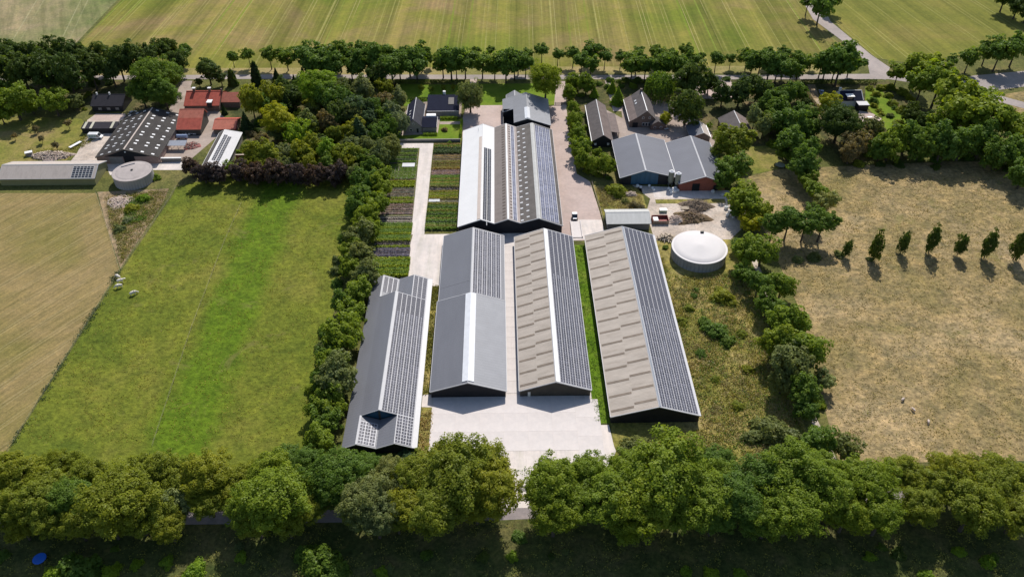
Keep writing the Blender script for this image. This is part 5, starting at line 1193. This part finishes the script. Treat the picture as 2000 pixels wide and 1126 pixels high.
heap('rubble_pile', 'long heap of pinkish rubble behind the olive barn', 100, 305, 9.5, 3.6, 1.5, 'rubble', 6, sticks=(170, 1.4, .22, 'sand'))
heap('rubble_pile', 'weedy mound of mixed rubbish below the grey tank', 235, 395, 5.5, 5.0, 1.0, 'rubble', 7, sticks=(80, 1.2, .16, 'sand'))
heap('scrap_pile', 'pile of reddish scrap beside the metal canopy', 375, 285, 3.6, 3.4, 1.0, 'rust_red', 8, sticks=(110, 1.6, .08, 'rubble'))
heap('scrap_pile', 'clutter of white scrap and bags below the red-tiled barn', 370, 262, 4.6, 1.8, 1.0, 'black_rubber', 9, sticks=(70, 1.3, .14, 'white_paint'))
trees([(232, 445, 14, 'dull'), (255, 405, 16, 'olive'), (248, 428, 12, 'grey'), (280, 385, 14, 'bright'), (305, 345, 12, 'oak')], 'bush', 'olive', {'dull': 'grey weedy bush in the waste triangle', 'olive': 'olive bush in the waste triangle', 'grey': 'silvery thistle clump in the waste triangle', 'bright': 'bright green bush below the grey tank', 'oak': 'leafy bush right of the grey tank'}, None)

# ================================================================== VEHICLES AND YARD OBJECTS
def wheel(e, x, y, r=.38, w=.24):
    o = link('wheel', MB().lathe([(r * .55, -w / 2), (r, -w / 2), (r, w / 2), (r * .55, w / 2)], 18).mesh('wheel', 'black_rubber'), e, (x, y, r), (math.pi / 2, 0, 0))
    obj('rim', MB().lathe([(r * .5, -w * .45), (r * .5, w * .45)], 14), 'steel', o)
def van(label, x, y, rz, L=6.0, Wd=2.2, Hh=2.5):
    e = thing('camper_van', label, 'van', (x, y, 0), rz)
    prof = [(-L / 2, .4), (L / 2 - .1, .4), (L / 2, .9), (L / 2 - .9, 1.25), (L / 2 - 1.7, Hh - .1), (L / 2 - 2.0, Hh), (-L / 2 + .15, Hh), (-L / 2, Hh - .2)]
    obj('body', MB().prism_y(prof, -Wd / 2, Wd / 2), 'van_white', e)
    for s in (-1, 1):
        for a, b in ((-2.6, -1.6), (-1.45, -.45), (-.3, .7)): obj('window', MB().box(a, b, s * Wd / 2 - .03, s * Wd / 2 + .03, 1.2, 2.1), 'van_glass', e)
        obj('door_window', MB().prism_y([(.85, 1.25), (1.95, 1.25), (1.45, 2.1), (.85, 2.1)], s * Wd / 2 - .03, s * Wd / 2 + .03), 'glass_dark', e)
        for wx in (-L / 2 + 1.1, L / 2 - 1.2): wheel(e, wx, s * (Wd / 2 - .1))
        obj('headlight', MB().box(L / 2 - .06, L / 2 + .03, s * .8 - .2, s * .8 + .2, .7, .95), 'rooflight', e)
    obj('windscreen', MB().add([(L / 2 - .93, -Wd / 2 + .15, 1.3), (L / 2 - .93, Wd / 2 - .15, 1.3), (L / 2 - 1.66, Wd / 2 - .2, Hh - .2), (L / 2 - 1.66, -Wd / 2 + .2, Hh - .2), (L / 2 - .88, -Wd / 2 + .15, 1.33), (L / 2 - .88, Wd / 2 - .15, 1.33), (L / 2 - 1.61, Wd / 2 - .2, Hh - .17), (L / 2 - 1.61, -Wd / 2 + .2, Hh - .17)],
        [(0, 1, 2, 3), (4, 7, 6, 5), (0, 4, 5, 1), (1, 5, 6, 2), (2, 6, 7, 3), (3, 7, 4, 0)]), 'glass_dark', e)
    return e
van('white camper van with greenish windows parked on the gravel track', -180.2, 323.6, 0)
def car(name, label, x, y, rz, paint, L=4.3, Wd=1.8, Hh=1.5):
    e = thing(name, label, 'car', (x, y, 0), rz)
    obj('body', MB().prism_y([(-L / 2, .3), (L / 2, .3), (L / 2, .7), (L / 2 - .9, .9), (-L / 2 + .1, .95), (-L / 2, .6)], -Wd / 2, Wd / 2), paint, e)
    obj('cabin', MB().prism_y([(-L / 2 + .4, .93), (L / 2 - 1.1, .9), (L / 2 - 1.8, Hh), (-L / 2 + 1.0, Hh)], -Wd / 2 + .12, Wd / 2 - .12), 'glass_dark', e)
    obj('roof', MB().box(-L / 2 + .95, L / 2 - 1.75, -Wd / 2 + .14, Wd / 2 - .14, Hh, Hh + .05), paint, e)
    for s in (-1, 1):
        for wx in (-L / 2 + .85, L / 2 - .85): wheel(e, wx, s * (Wd / 2 - .08), .33, .2)
    return e
car('parked_car', 'silver car parked in shade beside the black bungalow', -171.5, 346, rad(60), 'steel')
car('parked_car', 'pale grey car parked in the dirt drive by the villa hedge', *P(1604, 182), rad(85), 'tank_blue')
# white feed truck by the loading ramp
e = thing('feed_truck', 'white truck with black windscreen at the head of the loading ramp', 'truck', (28.6, 258.6, 0)); e.scale = (.86, .86, .8)
obj('cab', MB().prism_y([(-1.25, .5), (1.25, .5), (1.25, 2.4), (1.05, 2.7), (-1.05, 2.7), (-1.25, 2.4)], -1.2, .3), 'van_white', e)
obj('windscreen', MB().add([(-1.2, -2.1, 1.2), (1.2, -2.1, 1.2), (1.15, -.9, 2.74), (-1.15, -.9, 2.74), (-1.2, -1.15, 1.1), (1.2, -1.15, 1.1), (1.15, -.8, 2.6), (-1.15, -.8, 2.6)], [(0, 1, 2, 3), (7, 6, 5, 4), (0, 4, 5, 1), (1, 5, 6, 2), (2, 6, 7, 3), (3, 7, 4, 0)]), 'glass_dark', e)
obj('bonnet', MB().box(-.85, .85, -3.0, -1.6, .5, 1.25), 'van_white', e)
obj('grille', MB().box(-.75, .75, -3.08, -3.0, .55, 1.1), 'black_rubber', e)
for s in (-1, 1):
    for wy in (-2.3, -.3):
        o = link('wheel', MB().lathe([(.25, -.14), (.46, -.14), (.46, .14), (.25, .14)], 18).mesh('wheel', 'black_rubber'), e, (s * 1.1, wy, .46), (0, math.pi / 2, 0))
e = thing('loading_ramp', 'pale concrete loading ramp with low kerbs below the white truck', 'ramp', (28.7, 250.2, 0))
obj('slab', MB().prism_y([(-1.9, 0), (1.9, 0), (1.9, .25), (-1.9, .25)], -5.2, 5.2), 'pale_slab', e)
for s in (-1, 1): obj('kerb', MB().box(s * 1.9 - .15, s * 1.9 + .15, -5.2, 5.2, 0, .7), 'pale_slab', e)
# red skip with board sides
e = thing('skip_trailer', 'rust-red skip behind grey board sides near the pale-roofed store', 'skip', (61.3, 255, 0))
obj('floor', MB().box(-3.1, 3.1, -2.0, 2.0, .3, .45), 'rust_red', e)
for a, b, c, d in ((-3.1, 3.1, 1.85, 2.0), (-3.1, -2.95, -1.85, 1.85), (2.95, 3.1, -1.85, 1.85)): obj('side', MB().box(a, b, c, d, 0, 1.7), 'rust_red', e)
for k in range(12): obj('board', MB().box(-3.1 + k * .517, -3.1 + k * .517 + .47, -2.05, -1.93, 0, 1.55), 'old_wood', e)
obj('load', MB().box(-2.6, -.8, -1.2, 1.2, .45, 1.35), 'white_paint', e)
e = thing('crate', 'white crate with green side by the red skip', 'crate', (*P(1295, 413), 0)); obj('box', MB().box(-1.4, 1.4, -.8, .8, 0, 1.0), 'green_plastic', e); obj('lid', MB().box(-1.45, 1.45, -.85, .85, 1.0, 1.12), 'white_paint', e)
e = thing('pallet', 'pale wooden pallet lying on the compost heap', 'pallet', (*P(1337, 412), 1.4))
for k in range(7): obj('slat', MB().box(-1.5, 1.5, -.9 + k * .28, -.9 + k * .28 + .2, .1, .15), 'pale_wood', e)
for k in (-1.3, 0, 1.3): obj('bearer', MB().box(k - .08, k + .08, -.9, 1.0, 0, .1), 'pale_wood', e)
def bag(label, px, py, s, mat='white_paint', group='white bulk bags at the steel barns', cat='bag'):
    x, y = P(px, py); r = random.Random(px * 7 + py)
    mb = MB().lathe([(s * .42, 0), (s * .52, s * .2), (s * .55, s * .5), (s * .45, s * .78), (s * .2, s * .86)], 10)
    mb.v = [(a * r.uniform(.9, 1.1), b * r.uniform(.9, 1.1), c) for a, b, c in mb.v]
    e = thing('bulk_bag', label, cat, (x, y, 0), r.uniform(0, 3), group); obj('sack', mb, mat, e)
    obj('tie', MB().tube((0, 0, s * .8), (.05, .02, s * 1.0), s * .12, s * .06, 6), mat, e)
for px, py in ((1245, 365), (1251, 367), (1268, 364), (1274, 369), (1277, 372), (1306, 370), (1310, 374), (1315, 371), (1318, 376), (1323, 374), (1311, 378), (1319, 370)): bag('white bulk bag standing below the steel barn gables', px, py, random.uniform(1.0, 1.5))
for px, py in ((1392, 376), (1411, 383), (1418, 408), (1425, 415), (1432, 425), (1421, 422)): bag('pale bulk bag dumped under the trees right of the gravel yard', px, py, random.uniform(1.1, 1.6), 'fleece', 'bags right of the gravel yard')
e = thing('rowing_boat', 'upturned pale green boat in front of the brick gable', 'boat', (*P(1337, 366), 0), rad(8))
obj('hull', MB().add([(-2.4, -.5, 0), (2.0, -.6, 0), (2.9, 0, 0), (2.0, .6, 0), (-2.4, .5, 0), (-2.1, -.25, .6), (1.7, -.3, .65), (2.4, 0, .6), (1.7, .3, .65), (-2.1, .25, .6)],
    [(4, 3, 2, 1, 0), (5, 6, 7, 8, 9), (0, 1, 6, 5), (1, 2, 7, 6), (2, 3, 8, 7), (3, 4, 9, 8), (4, 0, 5, 9)]), 'green_plastic', e)
obj('keel', MB().box(-2.1, 2.3, -.05, .05, .55, .78), 'rooflight', e)
e = thing('chest_freezer', 'pale upright cabinet against the brick gable wall', 'cabinet', (*P(1377, 366), 0)); obj('cabinet', MB().box(-.9, .9, -.5, .5, 0, 1.9), 'tank_blue', e); obj('door', MB().box(-.8, .8, -.56, -.5, .15, 1.75), 'rooflight', e)
# left farm yard
e = thing('metal_canopy', 'open steel canopy with ridged metal roof beside the dark barn', 'canopy', (*P(345, 290), 0))
mb = MB().prism_y([(-1.9, 2.4), (1.9, 2.9), (1.9, 3.0), (-1.9, 2.5)], -4.8, 4.8); mb.v = [(y, x, z) for x, y, z in mb.v]; mb.f = [tuple(reversed(f)) for f in mb.f]; obj('roof', mb, 'steel', e)
for x in (-4.5, -1.5, 1.5, 4.5):
    for y in (-1.7, 1.7): obj('post', MB().box(x - .08, x + .08, y - .08, y + .08, 0, 2.5), 'steel', e)
e = thing('fuel_tank', 'blue-white horizontal fuel tank below the red-tiled barn', 'tank', (*P(357, 271), 0))
obj('vessel', MB().tube((-2.3, 0, 1.3), (2.3, 0, 1.3), .85, .85, 18), 'tank_blue', e)
for x in (-1.5, 1.5): obj('cradle', MB().box(x - .15, x + .15, -.7, .7, 0, .8), 'rust_red', e)
e = thing('stone_wall', 'long white-topped wall along the farmyard beside the dark barn', 'wall', (*P(336, 315), 0)); obj('wall', MB().box(-4.2, 4.2, -.3, .3, 0, 1.6), 'stone_wall', e); obj('coping', MB().box(-4.3, 4.3, -.42, .42, 1.6, 1.8), 'white_paint', e)
e = thing('water_tank', 'white round water tank at the corner of the red-tiled barn', 'tank', (*P(381, 258), 0)); obj('vessel', MB().lathe([(1.0, 0), (1.0, 2.0), (.5, 2.35)], 18), 'stone_wall', e); obj('lid', MB().lathe([(1.05, 2.2), (.6, 2.5)], 18), 'white_paint', e)
e = thing('boat_trailer', 'long pale trailer standing at the edge of the gravel track', 'trailer', (*P(148, 285), 0), rad(62)); obj('bed', MB().box(-3, 3, -.7, .7, .6, .85), 'white_paint', e); obj('drawbar', MB().box(3, 4.2, -.08, .08, .55, .7), 'steel', e)
for s in (-1, 1): wheel(e, -.4, s * .8, .36, .2)
e = thing('storage_box', 'white metal box behind the olive barn beside the rubble', 'box', (*P(58, 303), 0), rad(25)); obj('box', MB().box(-1.4, 1.4, -.9, .9, 0, 1.5), 'stone_wall', e); obj('lid', MB().box(-1.5, 1.5, -1, 1, 1.5, 1.65), 'white_paint', e)
e = thing('brick_wall', 'short red brick wall standing near the pale solar barn', 'wall', (*P(477, 311), 0)); obj('wall', MB().box(-3.2, 3.2, -.25, .25, 0, 2.2), 'red_tile_light', e); obj('coping', MB().box(-3.3, 3.3, -.33, .33, 2.2, 2.35), 'sand', e)
e = thing('low_wall', 'narrow pale wall running along the end of the olive barn', 'wall', (*P(196, 345), 0), rad(88)); obj('wall', MB().box(-6, 6, -.25, .25, 0, .8), 'stone_wall', e); obj('coping', MB().box(-6.05, 6.05, -.32, .32, .8, .92), 'pale_trim', e)
# garden trampoline
def trampoline(label, px, py, r, mat):
    x, y = P(px, py, .8); e = thing('trampoline', label, 'trampoline', (x, y, 0))
    obj('mat', MB().lathe([(r * .8, .78), (r * .8, .82)], 28), mat, e)
    obj('pad', MB().lathe([(r * .8, .8), (r, .8), (r, .88), (r * .8, .9)], 28), mat, e)
    for k in range(6):
        t = k * math.pi / 3; obj('leg', MB().tube((r * .93 * math.cos(t), r * .93 * math.sin(t), 0), (r * .93 * math.cos(t), r * .93 * math.sin(t), .82), .04, .04), 'steel', e)
trampoline('round blue trampoline in the shade below the lane', 77, 1090, 1.6, 'blue_vinyl')
trampoline('round dark green trampoline at the edge of the dry lawn', 1524, 322, 2.0, 'silo_green')
for nm, lb, px, py in (('garden_table', 'pale table standing on the farm courtyard behind the steel barns', 1301, 254),):
    e = thing(nm, lb, 'table', (*P(px, py), 0), .3); obj('top', MB().box(-1.0, 1.0, -.5, .5, .7, .76), 'white_paint', e)
    for x in (-.85, .85):
        for y in (-.4, .4): obj('leg', MB().box(x - .05, x + .05, y - .05, y + .05, 0, .7), 'old_wood', e)
e = thing('garden_table', 'pale table set on the villa terrace', 'table', (*P(1698, 231), 0)); obj('top', MB().box(-1.1, 1.1, -.5, .5, .7, .76), 'white_paint', e)
for x in (-.95, .95):
    for y in (-.4, .4): obj('leg', MB().box(x - .04, x + .04, y - .04, y + .04, 0, .7), 'white_paint', e)

# ================================================================== ANIMALS
def skin_mesh(name, verts, edges, radii, mat, sub=2):
    me = bpy.data.meshes.new(name); me.from_pydata(verts, edges, []); o = bpy.data.objects.new(name + '_tmp', me); COL.objects.link(o)
    md = o.modifiers.new('s', 'SKIN'); sv = me.skin_vertices[0].data
    for i, r in enumerate(radii): sv[i].radius = (r, r) if not isinstance(r, tuple) else r
    sv[0].use_root = True
    ss = o.modifiers.new('u', 'SUBSURF'); ss.levels = sub; ss.render_levels = sub
    dg = bpy.context.evaluated_depsgraph_get(); out = bpy.data.meshes.new_from_object(o.evaluated_get(dg)); out.name = name
    bpy.data.objects.remove(o); out.materials.clear(); out.materials.append(MATS[mat])
    for p in out.polygons: p.use_smooth = True
    return out
def quadruped(k, mat, name, head_low):
    hz = .55 if head_low else 1.25
    v = [(0, 0, 1.05), (.55, 0, 1.08), (-.55, 0, 1.08), (-.85, 0, 1.1), (.85, 0, 1.15), (1.15, 0, (1.2 + hz) / 2), (1.4, 0, hz), (1.68, 0, hz - .16)]
    r = [.40, .36, .36, .24, .27, .17, .16, .10]; e = [(0, 1), (1, 4), (0, 2), (2, 3), (4, 5), (5, 6), (6, 7)]
    for s in (-1, 1):
        for x, root, bend in ((.6, 1, -.03), (-.65, 2, -.1)):
            i = len(v); v += [(x, s * .2, .72), (x + bend * .4, s * .22, .4), (x + bend, s * .22, .03)]; r += [.15, .085, .07]; e += [(root, i), (i, i + 1), (i + 1, i + 2)]
    i = len(v); v += [(-1.0, 0, .95), (-1.02, 0, .5)]; r += [.05, .04]; e += [(3, i), (i, i + 1)]
    for s in (-1, 1):
        i = len(v); v.append((1.36, s * .24, hz + .12)); r.append(.05); e.append((6, i))
    return skin_mesh(name, [tuple(c * k for c in q) for q in v], e, [q * k for q in r], mat)
cow = [quadruped(1.0, 'cow_white', 'cow', True), quadruped(1.0, 'cow_white', 'cow', False)]
for px, py, rz, q, lb in ((231, 541, 150, 0, 'white cow grazing right by the fence, topmost of the group'), (235, 549, 20, 1, 'white cow standing with raised head in the middle of the group'), (233, 559, 200, 0, 'white cow grazing below the two others by the fence'), (260, 573, 35, 0, 'white cow grazing alone away from the fence group')):
    x, y = P(px, py, .6); o = link('cow', cow[q], None, (x, y, 0), (0, 0, rad(rz))); o.scale = (1.15,) * 3; tag(o, lb, 'cow', 'white cows in the pasture')
sheep = quadruped(.62, 'sheep_wool', 'sheep', True)
for px, py, rz in ((1763, 780, 40), (1784, 800, 110), (1813, 823, 250)):
    x, y = P(px, py, .4); o = link('sheep', sheep, None, (x, y, 0), (0, 0, rad(rz))); o.scale = (1.1, 1.35, 1.1); tag(o, 'pale sheep standing alone in the dry field', 'sheep', 'sheep in the dry field')
